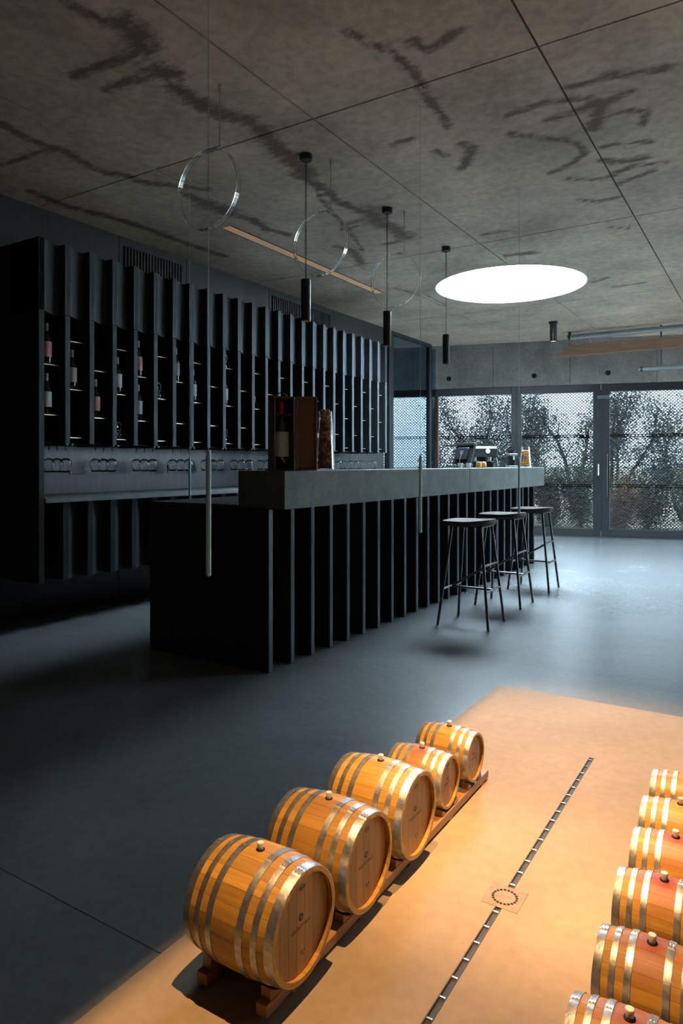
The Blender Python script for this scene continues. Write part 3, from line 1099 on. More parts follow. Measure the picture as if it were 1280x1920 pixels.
# ------------------------------------------------------------------ bar
BX0, BX1, BY0, BP, BN, BFT = -3.49, -2.50, 3.19, 0.2175, 24, 0.042
BY1 = BY0 + BN * BP + BFT
SLAB0, SLAB1 = 0.955, 1.18
bar = thing('bar', 'long black bar island with upright fins along its front', 'bar', ((BX0 + BX1) / 2, BY0, 0))
ox = (BX0 + BX1) / 2
MB().box(BX0 - ox, BX1 - ox, 0, BFT, 0.0, SLAB0 - 0.001, 0.003).build('end_panel', M['black_wood'], bar)
MB().box(BX0 - ox, BX1 - ox, BY1 - BY0 - BFT, BY1 - BY0, 0.0, SLAB0 - 0.001, 0.003).build('end_panel', M['black_wood'], bar)
MB().box(BX0 + 0.03 - ox, BX1 - 0.14 - ox, BFT, BY1 - BY0 - BFT, 0.0, SLAB0 - 0.001).build('body', M['black_wood'], bar)
bf_me = MB().box(-0.14, 0, 0, BFT, 0.0, SLAB0 - 0.001, 0.004).mesh('fin', M['black_wood'])
lit_front(bf_me)
for k in range(1, BN):
    inst('fin', bf_me, bar, (BX1 - ox, k * BP, 0))
for x, z in ((-2.77, 0.79), (-2.77, 0.13)):
    finger_hole(bar, x - ox, 0.0, z)
finger_hole(bar, -3.33 - ox, 0.0, 0.13)
MB().box(BX0 - ox, -2.752 - ox, 0, BY1 - BY0, SLAB0, 0.975, 0.003).build('worktop', M['worktop'], bar)

ct = thing('bar_counter', 'thick green-grey stone slab lying along the customer side of the bar', 'counter', (-2.575, 3.21, SLAB0))
for a, b in ((0.0, 2.86), (2.863, 5.31)):
    MB().box(-0.175, 0.175, a, b, 0.0002, SLAB1 - SLAB0, 0.004).build('stone_slab', M['stone'], ct)

# bar stools
st = thing('bar_stool', '', 'stool', (0, 0, 0))
K = 36
outline = []
for k in range(K):
    q = 2 * pi * k / K
    c, s = cos(q), sin(q)
    # rounded back to +x, squarer front edge with two soft corners at -x
    n_ = 2.0 if c >= 0 else 2.0 + 1.6 * min(1, -c * 2.5)
    r = 0.198 / (abs(c) ** n_ + abs(s) ** n_) ** (1 / n_)
    outline.append((r * c * 0.98 - 0.012, r * s))
sv, sf = [], []
rings = [(0.93, -0.034), (1.0, -0.018), (1.0, -0.004), (0.965, 0.004), (0.90, 0.002), (0.72, -0.008), (0.45, -0.013), (0.2, -0.014)]
for f_, dz in rings:
    for (x, y) in outline:
        lift = 0.014 * max(0, x / 0.19) ** 1.5 if dz > -0.03 else 0.004
        sv.append((x * f_, y * f_, 0.785 + dz + lift))
for i in range(len(rings) - 1):
    for k in range(K):
        k2 = (k + 1) % K
        sf.append((i * K + k, i * K + k2, (i + 1) * K + k2, (i + 1) * K + k))
sf.append(tuple(range(K))[::-1])
sf.append(tuple((len(rings) - 1) * K + k for k in range(K)))
MB().add(sv, sf).build('seat', M['seat'], st, True, 50)
tops = {(-1, -1): (-0.115, -0.115), (1, -1): (0.115, -0.115), (1, 1): (0.115, 0.115), (-1, 1): (-0.115, 0.115)}
feet = {(-1, -1): (-0.20, -0.19), (1, -1): (0.20, -0.19), (1, 1): (0.19, 0.19), (-1, 1): (-0.19, 0.19)}


def leg_at(q, z):
    t = 1 - z / 0.75
    a, b = tops[q], feet[q]
    return Vector((a[0] + (b[0] - a[0]) * t, a[1] + (b[1] - a[1]) * t, z))


for q in tops:
    MB().tube([leg_at(q, 0.755), leg_at(q, 0.0)], 0.0105, 10).build('leg', M['black_metal'], st, True)
for s in (-1, 1):
    MB().tube([leg_at((s, -1), 0.27), leg_at((s, 1), 0.27)], 0.009, 8).build('side_stretcher', M['black_metal'], st, True)
MB().tube([leg_at((1, -1), 0.46), leg_at((1, 1), 0.46)], 0.009, 8).build('upper_stretcher', M['black_metal'], st, True)
mL = (leg_at((-1, -1), 0.27) + leg_at((-1, 1), 0.27)) / 2
mR = (leg_at((1, -1), 0.27) + leg_at((1, 1), 0.27)) / 2
mU = (leg_at((1, -1), 0.46) + leg_at((1, 1), 0.46)) / 2
MB().tube([mL, mR], 0.009, 8).build('cross_stretcher', M['black_metal'], st, True)
MB().tube([mL, mU], 0.009, 8).build('diagonal_strut', M['black_metal'], st, True)
MB().box(-0.13, 0.13, -0.125, 0.125, 0.742, 0.750, 0.002).build('mount_plate', M['black_metal'], st)
STOOLS = [((-1.97, 5.03), 'dark bar stool with steel legs nearest the front end of the bar'),
          ((-2.0, 5.88), 'dark bar stool with steel legs, middle one of the three'),
          ((-2.005, 6.76), 'dark bar stool with steel legs nearest the glazed wall')]
for i, ((x, y), lab) in enumerate(STOOLS):
    o = st if i == 0 else copy_tree(st)
    o.location = (x, y, 0.0)
    tag(o, lab, 'stool', 'stools along the bar')

# ------------------------------------------------------------------ things on the bar
TOP = SLAB1
wb = thing('wine_box', 'open wooden wine box with a rope handle standing at the near end of the bar', 'box', (-2.525, 3.275, TOP), radians(54))
# local x runs along the open front, local -y faces the room
BW, BD, BH, T = 0.130, 0.135, 0.445, 0.010
MB().box(0, T, 0, BD, 0, BH, 0.001).build('side_panel', M['box_wood'], wb)
MB().box(BW - T, BW, 0, BD, 0, BH, 0.001).build('side_panel', M['box_wood'], wb)
MB().box(T, BW - T, BD - T, BD, T, BH - T, 0.001).build('back_panel', M['box_wood'], wb)
MB().box(T, BW - T, 0, BD, 0, T, 0.001).build('base_panel', M['box_wood'], wb)
MB().box(T, BW - T, 0, BD, BH - T, BH, 0.001).build('top_panel', M['box_wood'], wb)
for xa, xb in ((T, 0.045), (BW - 0.045, BW - T)):
    MB().box(xa, xb, 0.02, BD - T, 0.335, 0.341).build('neck_holder', M['box_wood'], wb)
pts = [(BW / 2 + 0.035 * cos(q), BD / 2, BH + 0.028 * sin(q)) for q in [pi * k / 10 for k in range(11)]]
MB().tube(pts, 0.004, 8).build('rope_handle', M['seat'], wb, True)
dm = MB().box(0, BW, -0.012, 0, 0.0, BH, 0.001)
for (x0, x1, z0, z1) in ((0, T, 0, BH), (BW - T, BW, 0, BH), (T, BW - T, 0, T), (T, BW - T, BH - T, BH)):
    dm.box(x0, x1, -0.026, -0.012, z0, z1, 0.001)
dd = dm.build('door', M['box_wood'], wb, loc=(BW + 0.001, -0.002, 0))
dd.rotation_euler = (0, 0, radians(-8))
MB().box(BW - 0.006, BW + 0.003, -0.036, -0.026, 0.20, 0.225, 0.001).build('clasp', M['steel'], dd)
for z in (0.06, 0.36):
    MB().tube([(BW, -0.003, z), (BW, -0.003, z + 0.03)], 0.004, 8).build('hinge', M['steel'], wb)
bt = bottle_proto(M['label_silver'], M['capsule_red'], 0.405, 0.046)
bt.location = wb.matrix_basis @ Vector((0, 0, 0))
c_, s_ = cos(radians(54)), sin(radians(54))
lx, lyy = BW / 2, 0.062
bt.location = (-2.525 + c_ * lx - s_ * lyy, 3.275 + s_ * lx + c_ * lyy, TOP + T + 0.0005)
tag(bt, 'large dark wine bottle with a silver-white label and red capsule inside the wooden box', 'bottle')


def cork_vase(loc, h, r0, r1, label, nc, seed, group):
    rnd = random.Random(seed)
    t = thing('cork_vase', label, 'vase', loc, 0, group)
    th = 0.005
    MB().lathe([(0.0, 0.0), (r0, 0.0), (r1, h), (r1 - th, h), (r0 - th, 0.012), (0.0, 0.012)], 28).build('vase_glass', M['glass'], t, True, 50)
    cm = MB().lathe([(0.0, -0.021), (0.0105, -0.021), (0.0117, -0.019), (0.0117, 0.019), (0.0105, 0.021), (0.0, 0.021)], 10)
    me = [cm.mesh('wine_cork', M['cork'], True, 50), cm.mesh('wine_cork', M['cork_dark'], True, 50)]
    z, i = 0.03, 0
    while i < nc:
        f = (z / h)
        rr = (r0 + (r1 - r0) * f) - th - 0.014
        per = max(4, int(2 * pi * rr / 0.030))
        ph = rnd.random() * 6
        for k in range(per):
            q = ph + 2 * pi * k / per
            rad = rr - 0.003 - rnd.random() * 0.004
            o = inst('wine_cork', me[int(rnd.random() < 0.45)], None,
                     (loc[0] + rad * cos(q), loc[1] + rad * sin(q), loc[2] + z + rnd.uniform(-0.003, 0.003)),
                     (rnd.uniform(-0.5, 0.5) + (pi / 2 if rnd.random() < 0.5 else 0.2), rnd.uniform(-0.3, 0.3), q))
            tag(o, 'brown cork in the tapered glass vase %s' % group, 'cork', 'corks in the vase ' + group)
            i += 1
        z += 0.0265
        if z > h - 0.01:
            break
    return t


cork_vase((-2.50, 3.79, TOP + 0.0005), 0.385, 0.064, 0.044, 'tall tapered glass vase full of wine corks beside the wooden box', 96, 3, 'beside the wooden box')
cork_vase((-2.55, 8.26, TOP + 0.0005), 0.245, 0.072, 0.052, 'short tapered glass vase full of wine corks at the far end of the bar', 60, 5, 'at the far end of the bar')

# till, seen from behind
ps = thing('till_screen', 'black till screen on a foot, seen from behind at the far part of the bar', 'till', (-3.02, 7.42, 0.975), radians(-28))
MB().box(-0.10, 0.10, -0.09, 0.09, 0.0005, 0.02, 0.006).build('foot', M['plastic'], ps)
MB().box(-0.035, 0.035, -0.025, 0.025, 0.02, 0.30, 0.006).build('stand', M['plastic'], ps)
mm = MB().box(-0.155, 0.155, -0.018, 0.018, -0.125, 0.125, 0.008)
mm.box(-0.10, 0.10, -0.045, -0.018, -0.09, 0.06, 0.01)
mm.box(-0.155, 0.155, -0.03, -0.018, 0.085, 0.122, 0.005)
sc = mm.build('screen', M['plastic'], ps, loc=(0, 0.03, 0.365))
sc.rotation_euler = (radians(-18), 0, 0)
MB().box(-0.03, 0.03, -0.047, -0.0445, -0.02, 0.02).build('port_cover', M['grey_plastic'], sc)
MB().tube([(0.04, -0.05, 0.36), (0.06, -0.09, 0.30), (0.05, -0.09, 0.12), (0.03, -0.07, 0.02)], 0.004, 6).build('cable', M['grey_plastic'], ps, True)

# espresso machine
em = thing('espresso_machine', 'black and chrome espresso machine on the bar worktop in front of the glazing', 'coffee machine', (-3.06, 8.08, 0.9755), radians(36))
MB().box(-0.19, 0.19, -0.15, 0.15, 0.0, 0.06, 0.008).build('drip_tray', M['steel'], em)
MB().box(-0.18, 0.18, 0.02, 0.15, 0.06, 0.33, 0.01).build('rear_body', M['plastic'], em)
MB().box(-0.19, 0.19, -0.13, 0.15, 0.33, 0.45, 0.02).build('head_body', M['plastic'], em)
MB().lathe([(0.0, 0.0), (0.028, 0.0), (0.028, 0.006), (0.0, 0.006)], 20, 'Y', (0.06, -0.137, 0.40)).build('gauge', M['white'], em, True)
for x in (-0.09, 0.09):
    MB().lathe([(0.03, 0.27), (0.034, 0.29), (0.034, 0.33)], 18, at=(x, -0.06, 0)).build('group_head', M['steel'], em, True)
    MB().tube([(x, -0.07, 0.275), (x + 0.01, -0.16, 0.268), (x + 0.02, -0.22, 0.262)], [0.010, 0.011, 0.012], 10).build('portafilter', M['plastic'], em, True)
    MB().tube([(x * 1.9, -0.10, 0.33), (x * 2.0, -0.14, 0.26), (x * 1.95, -0.15, 0.10)], 0.005, 8).build('steam_wand', M['steel'], em, True)
MB().tube([(-0.17, -0.135, 0.455), (0.17, -0.135, 0.455)], 0.005, 8).build('cup_rail', M['steel'], em, True)

# grinder
gr = thing('coffee_grinder', 'small dark coffee grinder between the espresso machine and the cork vase', 'grinder', (-2.66, 8.08, TOP + 0.0005), radians(36))
MB().box(-0.055, 0.055, -0.075, 0.075, 0, 0.02, 0.004).build('foot', M['grey_plastic'], gr)
MB().box(-0.045, 0.045, 0.0, 0.075, 0.02, 0.135, 0.008).build('body', M['plastic'], gr)
MB().box(-0.05, 0.05, -0.06, 0.075, 0.135, 0.165, 0.006).build('burr_housing', M['grey_plastic'], gr)
MB().lathe([(0.034, 0.165), (0.052, 0.20), (0.052, 0.206), (0.0, 0.206)], 20, at=(0, 0.01, 0)).build('hopper', M['plastic'], gr, True)
MB().tube([(0, -0.05, 0.135), (0, -0.055, 0.09)], 0.012, 10).build('spout', M['steel'], gr, True)

cup = MB().lathe([(0.016, 0.0), (0.02, 0.002), (0.028, 0.05), (0.026, 0.05), (0.018, 0.006), (0.0, 0.005)], 18)
cup_me = cup.mesh('cup', M['white'], True, 60)
hd_me = MB().tube([(0.026, 0, 0.040), (0.040, 0, 0.036), (0.038, 0, 0.018), (0.021, 0, 0.013)], 0.003, 6).mesh('cup_handle', M['white'], True)
for (x, y), lab in (((-2.66, 6.48), 'small white cup on the bar slab, left one of the pair by the till'), ((-2.60, 6.55), 'small white cup on the bar slab, right one of the pair by the till')):
    o = inst('coffee_cup', cup_me, None, (x, y, TOP + 0.0005))
    tag(o, lab, 'cup', 'white cups on the bar')
    inst('cup_handle', hd_me, o)
jar_me = MB().lathe([(0.0, 0.0), (0.026, 0.0), (0.03, 0.004), (0.03, 0.045), (0.024, 0.052), (0.0, 0.052)], 18).mesh('jar', M['amber'], True, 50)
lid_me = MB().lathe([(0.026, 0.051), (0.026, 0.062), (0.0, 0.064)], 18).mesh('jar_lid', M['white'], True, 50)
for (x, y), lab in (((-2.60, 6.83), 'small amber jar on the bar slab, nearer the white cups'), ((-2.60, 6.97), 'small amber jar on the bar slab, nearer the espresso machine')):
    o = inst('amber_jar', jar_me, None, (x, y, TOP + 0.0005))
    tag(o, lab, 'jar', 'amber jars on the bar')
    inst('jar_lid', lid_me, o)

# ------------------------------------------------------------------ lamps
pd = thing('pendant_lamp', '', 'lamp', (0, 0, 0))
MB().lathe([(0.042, 0.0), (0.042, -0.038), (0.038, -0.042), (0.0, -0.042)], 24).build('canopy', M['black_metal'], pd, True)
for s in (-1, 1):
    MB().tube([(s * 0.004, 0, -0.04), (s * 0.004, 0, -0.842)], 0.0022, 6).build('cord', M['cord'], pd)
MB().lathe([(0.0, -0.84), (0.0325, -0.84), (0.0325, -1.12), (0.029, -1.12), (0.029, -1.10), (0.0, -1.10)], 28).build('lamp_tube', M['black_metal'], pd, True)
MB().lathe([(0.0, -1.108), (0.028, -1.108), (0.028, -1.104), (0.0, -1.104)], 24).build('light_disc', M['lamp_glow'], pd, True)
for i, (y, lab) in enumerate(((3.81, 'black cylinder pendant lamp nearest the near end of the bar'), (4.96, 'black cylinder pendant lamp in the middle of the three over the bar'), (6.147, 'black cylinder pendant lamp nearest the skylight'))):
    o = pd if i == 0 else copy_tree(pd)
    o.location = (-2.67, y, CEIL - 0.0005)
    tag(o, lab, 'lamp', 'pendant lamps over the bar')
    s = spot((-2.67, y, CEIL - 1.125), (-2.67, y, 0), 2, 60, 0.5, 0.02)
sp = thing('ceiling_spotlight', 'short black cylinder spotlight fixed to the ceiling beyond the skylight', 'lamp', (-2.74, 10.2, CEIL - 0.0005))
MB().box(-0.06, 0.06, -0.035, 0.035, -0.03, 0.0, 0.004).build('mount', M['black_metal'], sp)
MB().lathe([(0.0, -0.03), (0.05, -0.03), (0.05, -0.29), (0.045, -0.29), (0.045, -0.275), (0.0, -0.275)], 24).build('lamp_tube', M['black_metal'], sp, True)
MB().lathe([(0.0, -0.283), (0.044, -0.283), (0.044, -0.278), (0.0, -0.278)], 24).build('light_disc', M['lamp_glow'], sp, True)

# warm light reflected on the ceiling, imitated by an added glowing strip
ls = thing('reflected_band', 'glowing strip added for warm light reflected on the concrete ceiling above the aisle', 'lamp', (-4.07, 4.60, CEIL))
MB().box(-0.05, 0.05, 0, 2.75, -0.004, -0.0005, 0.001).build('glow_strip', M['band_glow'], ls)
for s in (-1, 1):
    MB().box(s * 0.054 - 0.004, s * 0.054 + 0.004, 0, 2.75, -0.006, -0.0005).build('strip_edge', M['ceiling_back'], ls)

# cellar spotlights: unseen, with an added flap that cuts the beam at the edge of the sand coloured field
for i, (lx_, ly_, lz_) in enumerate(LAMPS):
    t = thing('cellar_spotlight', 'black ceiling spotlight with an added flap over the %s half of the barrels' % ('near', 'far')[i], 'lamp', (lx_, ly_, CEIL - 0.0005), 0, 'spotlights over the barrels')
    MB().lathe([(0.0, 0.0), (0.05, 0.0), (0.05, -0.10), (0.047, -0.10), (0.047, -0.02), (0.0, -0.02)], 24).build('lamp_tube', M['black_metal'], t, True)
    xe = (IX0 - lx_) * 0.16 / lz_
    zf = lz_ - 0.16 - CEIL
    MB().box(xe - 0.12, xe, -0.10, 0.10, zf - 0.003, zf).build('blocker', M['black_metal'], t)
    MB().tube([(-0.049, 0, -0.05), (xe - 0.09, 0, -0.12), (xe - 0.09, 0, zf)], 0.006, 8).build('blocker_arm', M['black_metal'], t)

# clear hoops hung between the pendants
hp = thing('hanging_hoop', '', 'hoop', (0, 0, 0))
MB().tube([(0, 0, 0), (0, 0, -0.335)], 0.0032, 8).build('rod', M['steel'], hp, True)
MB().lathe([(0.004, -0.045), (0.009, -0.02), (0.010, 0.0), (0.0, 0.0)], 14).build('ceiling_cup', M['steel'], hp, True)
MB().tube([(0, 0, -0.333), (-0.13, 0, -0.333)], 0.003, 8).build('arm', M['steel'], hp, True)
R_, wd = 0.222, 0.014
ring = []
hv, hf = [], []
KH = 72
for k in range(KH):
    q = 2 * pi * k / KH
    for r, yy in ((R_, -wd), (R_, wd), (R_ - 0.005, wd), (R_ - 0.005, -wd)):
        hv.append((-0.085 + r * cos(q), yy, -0.335 - R_ + r * sin(q)))
for k in range(KH):
    a, b = k * 4, ((k + 1) % KH) * 4
    for j in range(4):
        j2 = (j + 1) % 4
        hf.append((a + j, a + j2, b + j2, b + j))
MB().add(hv, hf).build('ring', M['acrylic'], hp, True, 50)
for i, (y, lab) in enumerate(((2.86, 'clear acrylic hoop on a steel rod hanging in front of the first pendant'), (3.98, 'clear acrylic hoop hanging between the first and second pendants'), (5.09, 'clear acrylic hoop on a thin rod just beyond the second pendant'))):
    o = hp if i == 0 else copy_tree(hp)
    o.location = (-2.58, y, CEIL - 0.0005)
    tag(o, lab, 'hoop', 'clear hoops hanging along the bar')

# frosted rods on long wires, added to imitate pale reflected streaks
hr = thing('reflected_streak_rod', '', 'reflection', (0, 0, 0))
MB().lathe([(0.008, 0.0), (0.008, -0.012), (0.0, -0.014)], 12).build('ceiling_cup', M['steel'], hr, True)
MB().tube([(0, 0, -0.01), (0, 0, -2.05)], 0.0011, 5).build('wire', M['wire'], hr)
MB().lathe([(0.0, -2.03), (0.007, -2.035), (0.0088, -2.06), (0.0088, -2.455), (0.0, -2.46)], 16).build('rod', M['frosted'], hr, True)
for i, (x, y, lab) in enumerate(((-1.62, 1.74, 'slim pale rod imitating a reflected streak in front of the near end of the bar'), (-1.65, 3.45, 'slim pale rod imitating a reflected streak in front of the bar fins'),
                                 (-1.643, 5.16, 'slim pale rod imitating a reflected streak beside the stools'), (-3.62, 3.69, 'slim pale rod imitating a reflected streak behind the bar'))):
    o = hr if i == 0 else copy_tree(hr)
    o.location = (x, y, CEIL - 0.0005)
    tag(o, lab, 'reflection', 'pale rods imitating reflected streaks')

# ------------------------------------------------------------------ casks
NST = 24


def barrel(loc, rh, rb, L, flip, label, group, stain=0.0, prints=True):
    """cask lying with its axis along x; its front head looks to +x (or -x when flipped)"""
    root = thing('wine_barrel', label, 'barrel', loc, pi if flip else 0.0, group)
    root['top'] = rb
    key = (rh, rb, L)
    prof = lambda x: rb - (rb - rh) * (abs(2 * x / L)) ** 1.9
    tk = rh * 0.085
    wood = oak('barrel_oak', (0.32, 0.172, 0.032), (0.48, 0.280, 0.055), 'X', root, stain)
    # one stave
    NX, half = 12, pi / NST * 0.985
    vs, fs = [], []
    for i in range(NX + 1):
        x = -L / 2 + L * i / NX
        r = prof(x)
        for (rr, q) in ((r, -half), (r * 1.002, 0), (r, half), (r - tk, half), (r - tk, 0), (r - tk, -half)):
            vs.append((x, rr * sin(q), rr * cos(q)))
    for i in range(NX):
        for k in range(6):
            k2 = (k + 1) % 6
            fs.append((i * 6 + k, i * 6 + k2, (i + 1) * 6 + k2, (i + 1) * 6 + k))
    fs.append((0, 1, 2, 3, 4, 5))
    fs.append(tuple(NX * 6 + k for k in range(6))[::-1])
    me = MB().add(vs, fs).mesh('stave', wood, True, 35)
    for k in range(NST):
        inst('stave', me, root, None, (2 * pi * (k + 0.5) / NST, 0, 0))
    # heads, made of upright boards
    ri = rh - tk * 0.9
    nb = 7
    edges = [-ri + 2 * ri * k / nb for k in range(nb + 1)]
    for side in (1, -1):
        x0 = side * (L / 2 - rh * 0.11)
        for a, b in zip(edges, edges[1:]):
            a2, b2 = a + 0.0004, b - 0.0004
            K2 = 6
            ys_ = [a2 + (b2 - a2) * k / K2 for k in range(K2 + 1)]
            poly = [(q, sqrt(max(0, ri * ri - q * q))) for q in ys_] + [(q, -sqrt(max(0, ri * ri - q * q))) for q in ys_[::-1]]
            poly = [p for i, p in enumerate(poly) if i == 0 or (abs(p[0] - poly[i - 1][0]) + abs(p[1] - poly[i - 1][1])) > 1e-5]
            mb = MB()
            n_ = len(poly)
            t_ = -side * 0.006
            mb.add([(x0, p, q) for p, q in poly] + [(x0 + t_, p, q) for p, q in poly],
                   [tuple(range(n_)), tuple(range(n_, 2 * n_))[::-1]] + [(k, (k + 1) % n_, n_ + (k + 1) % n_, n_ + k) for k in range(n_)])
            mb.build('head_board', M['oak_head'], root)
    # hoops with their riveted laps
    for (f, wd_) in ((0.035, 0.085), (0.185, 0.058), (0.33, 0.066)):
        for side in (1, -1):
            xc = side * (L / 2 - f * L)
            h_ = wd_ * L / 2
            if f < 0.05:
                xc, h_ = side * (L / 2 - 0.043 * L), 0.041 * L
            pr = [(prof(xc - h_) + 0.0004, xc - h_), (prof(xc - h_) + 0.0020, xc - h_), (prof(xc) + 0.0021, xc), (prof(xc + h_) + 0.0020, xc + h_), (prof(xc + h_) + 0.0004, xc + h_)]
            hb = MB().lathe(pr, 48, 'X', closed=True)
            # lap plate, lying over the top of the hoop
            v2, f2 = [], []
            q0, q1 = -0.02, 0.20
            for i in range(7):
                q = q0 + (q1 - q0) * i / 6
                for xx in (xc - h_, xc + h_):
                    r = prof(xx) + (0.0034 if 0 < i < 6 else 0.0019)
                    v2.append((xx, -r * sin(q), r * cos(q)))
            for i in range(6):
                f2.append((i * 2, i * 2 + 1, i * 2 + 3, i * 2 + 2))
            hb.add(v2, f2)
            ho = hb.build('hoop', M['hoop'], root, True, 40)
            rv = MB()
            for q in (0.035, 0.145):
                for xx in (xc - h_ * 0.42, xc + h_ * 0.42):
                    r = prof(xx) + 0.0034
                    c = Vector((xx, -r * sin(q), r * cos(q)))
                    nrm = Vector((0, -sin(q), cos(q)))
                    tn = Vector((0, cos(q), sin(q)))
                    pz = [c + Vector((1, 0, 0)) * 0.0022 * cos(w_) + tn * 0.0022 * sin(w_) for w_ in [2 * pi * k / 6 for k in range(6)]]
                    rv.add(pz + [c + nrm * 0.0018], [(k, (k + 1) % 6, 6) for k in range(6)])
            rv.build('lap_rivets', M['steel'], ho)
    # bung
    MB().lathe([(0.0105, rb - 0.004), (0.0105, rb + 0.0015), (0.0, rb + 0.002)], 16).build('bung_hole', M['hole'], root)
    MB().lathe([(0.0065, rb), (0.0085, rb + 0.016), (0.0075, rb + 0.018), (0.0, rb + 0.018)], 16).build('bung', M['bung'], root, True, 50)
    if prints:
        xh = L / 2 - rh * 0.11 + 0.0004
        s = rh / 0.12

        def letters(text, size, y, z):
            cu = bpy.data.curves.new('head_print', 'FONT')
            cu.body = text
            cu.size = size
            cu.align_x = 'CENTER'
            cu.space_character = 1.35
            cu.extrude = 0.0001
            tmp = bpy.data.objects.new('tmp', cu)
            COL.objects.link(tmp)
            dg = bpy.context.evaluated_depsgraph_get()
            me_ = bpy.data.meshes.new_from_object(tmp.evaluated_get(dg))
            bpy.data.objects.remove(tmp)
            me_.materials.clear()
            me_.materials.append(M['print'])
            me_.name = 'head_print'
            o_ = inst('head_print', me_, root, (xh, y, z), (radians(90), 0, radians(90)))
            return o_

        letters('HAERTTALE', 0.0112 * s, 0, -0.010 * s)
        # the two small lines near the foot of the head, too fine to read
        fine = MB()
        for zz, spans in ((-0.066, ((-0.010, -0.003), (-0.0015, 0.002), (0.0035, 0.010))), (-0.073, ((-0.004, 0.004),))):
            for y0, y1 in spans:
                fine.add([(xh + 0.0001, (0.006 + y0) * s, zz * s), (xh + 0.0001, (0.006 + y1) * s, zz * s),
                          (xh + 0.0001, (0.006 + y1) * s, (zz + 0.0028) * s), (xh + 0.0001, (0.006 + y0) * s, (zz + 0.0028) * s)], [(0, 1, 2, 3)])
        fine.build('fine_print', M['print'], root)
        sb = MB()
        for k in range(12):
            q = 2 * pi * k / 12
            d_ = Vector((0, cos(q), sin(q)))
            t_ = Vector((0, -sin(q), cos(q)))
            c = Vector((xh + 0.0001, 0, 0.015 * s))
            r0_, r1_, r2_ = 0.0026 * s, 0.0058 * s, 0.0100 * s
            sb.add([c + d_ * r0_, c + d_ * r1_ + t_ * 0.0017 * s, c + d_ * r2_, c + d_ * r1_ - t_ * 0.0017 * s], [(0, 1, 2, 3)])
        sb.build('star_print', M['print'], root)
        rb_ = MB()
        c = Vector((xh + 0.0001, 0.004 * s, 0.080 * s))
        for (y0, z0, y1, z1) in ((-0.02, 0, 0.0, 0.010), (0.0, 0.010, 0.02, 0.0), (-0.02, 0, 0.02, 0.0), (-0.018, -0.005, 0.018, -0.005), (-0.006, -0.011, 0.006, -0.011)):
            a_, b_ = Vector((0, y0, z0)) * s * 0.62, Vector((0, y1, z1)) * s * 0.62
            nn = (b_ - a_).normalized().cross(Vector((1, 0, 0))) * 0.0007 * s
            rb_.add([c + a_ - nn, c + b_ - nn, c + b_ + nn, c + a_ + nn], [(0, 1, 2, 3)])
        rb_.build('crest_print', M['print'], root)
    return root


ZR = 0.041     # top of the rack rails
big = (0.121, 0.134, 0.262)
small = (0.084, 0.095, 0.21)
LEFT = [(-0.902, 1.287, big, 0.172, 0.0, 'large oak barrel at the near end of the left rack'),
        (-0.906, 1.590, big, 0.168, 0.22, 'large oak barrel on the left rack, second from the near end'),
        (-0.903, 1.880, big, 0.168, 0.12, 'large oak barrel on the left rack, third from the near end, middle of the row'),
        (-0.938, 2.195, small, 0.135, 0.85, 'smaller oak barrel on the left rack with a red wine stain round its bung'),
        (-0.932, 2.420, small, 0.140, 0.0, 'smaller oak barrel at the far end of the left rack, clean pale staves')]
for (xh, yc, (rh, rb, L), zc, stn, lab) in LEFT:
    barrel((xh - L / 2, yc, zc), rh, rb, L, False, lab, 'barrels on the left rack', stn)
RIGHT = [(-0.325, 1.322, 0.75, 'oak barrel on the right rack, nearest of its row, cut by the picture edge'),
         (-0.320, 1.555, 0.8, 'oak barrel on the right rack, second from the near end'),
         (-0.328, 1.806, 1.0, 'oak barrel on the right rack, third from the near end, deeply wine stained'),
         (-0.328, 2.03, 0.95, 'oak barrel on the right rack, fourth from the near end, red stained'),
         (-0.337, 2.235, 0.25, 'oak barrel on the right rack, fifth from the near end, pale yellow staves'),
         (-0.338, 2.445, 0.15, 'oak barrel on the right rack, farthest of its row')]
for (xh, yc, stn, lab) in RIGHT:
    rh, rb, L = small
    barrel((xh + L / 2, yc, 0.133), rh, rb, L, True, lab, 'barrels on the right rack', stn, prints=False)


def rack(x_a, x_b, y0, y1, spots, label):
    t = thing('barrel_rack', label, 'rack', ((x_a + x_b) / 2, y0, 0.005))
    xm = (x_a + x_b) / 2
    for x in (x_a, x_b):
        MB().box(x - xm - 0.015, x - xm + 0.015, 0, y1 - y0, 0.008, 0.036, 0.0015).build('rail', M['oak_rail'], t)
    yy = 0.10
    while yy < y1 - y0:
        MB().box(x_a - xm + 0.016, x_b - xm - 0.016, yy, yy + 0.03, 0.012, 0.032, 0.001).build('cross_bar', M['oak_rail'], t)
        for x in (x_a, x_b):
            MB().box(x - xm - 0.014, x - xm + 0.014, yy, yy + 0.03, 0.0, 0.008).build('foot', M['oak_rail'], t)
        yy += 0.30
    # wedges cut to the curve, one each side of every cask
    for (yc, rb, zc) in spots:
        for x in (x_a, x_b):
            for s in (-1, 1):
                K3 = 6
                ya, yb = 0.035, 0.085 if rb > 0.1 else 0.062
                pl = []
                for k in range(K3 + 1):
                    q = ya + (yb - ya) * k / K3
                    pl.append((q, max(0.0365, zc - 0.005 - sqrt(max(0, (rb * 0.995) ** 2 - q * q)) - 0.002)))
                vs = []
                for xx in (x - xm - 0.013, x - xm + 0.013):
                    for q, zz in pl:
                        vs.append((xx, yc - y0 + s * q, zz))
                    vs.append((xx, yc - y0 + s * yb, 0.0362))
                    vs.append((xx, yc - y0 + s * ya, 0.0362))
                n_ = K3 + 3
                fs = [tuple(range(n_)), tuple(range(n_, 2 * n_))[::-1]] + [(k, (k + 1) % n_, n_ + (k + 1) % n_, n_ + k) for k in range(n_)]
                MB().add(vs, fs).build('wedge', M['oak_rail'], t)
    return t


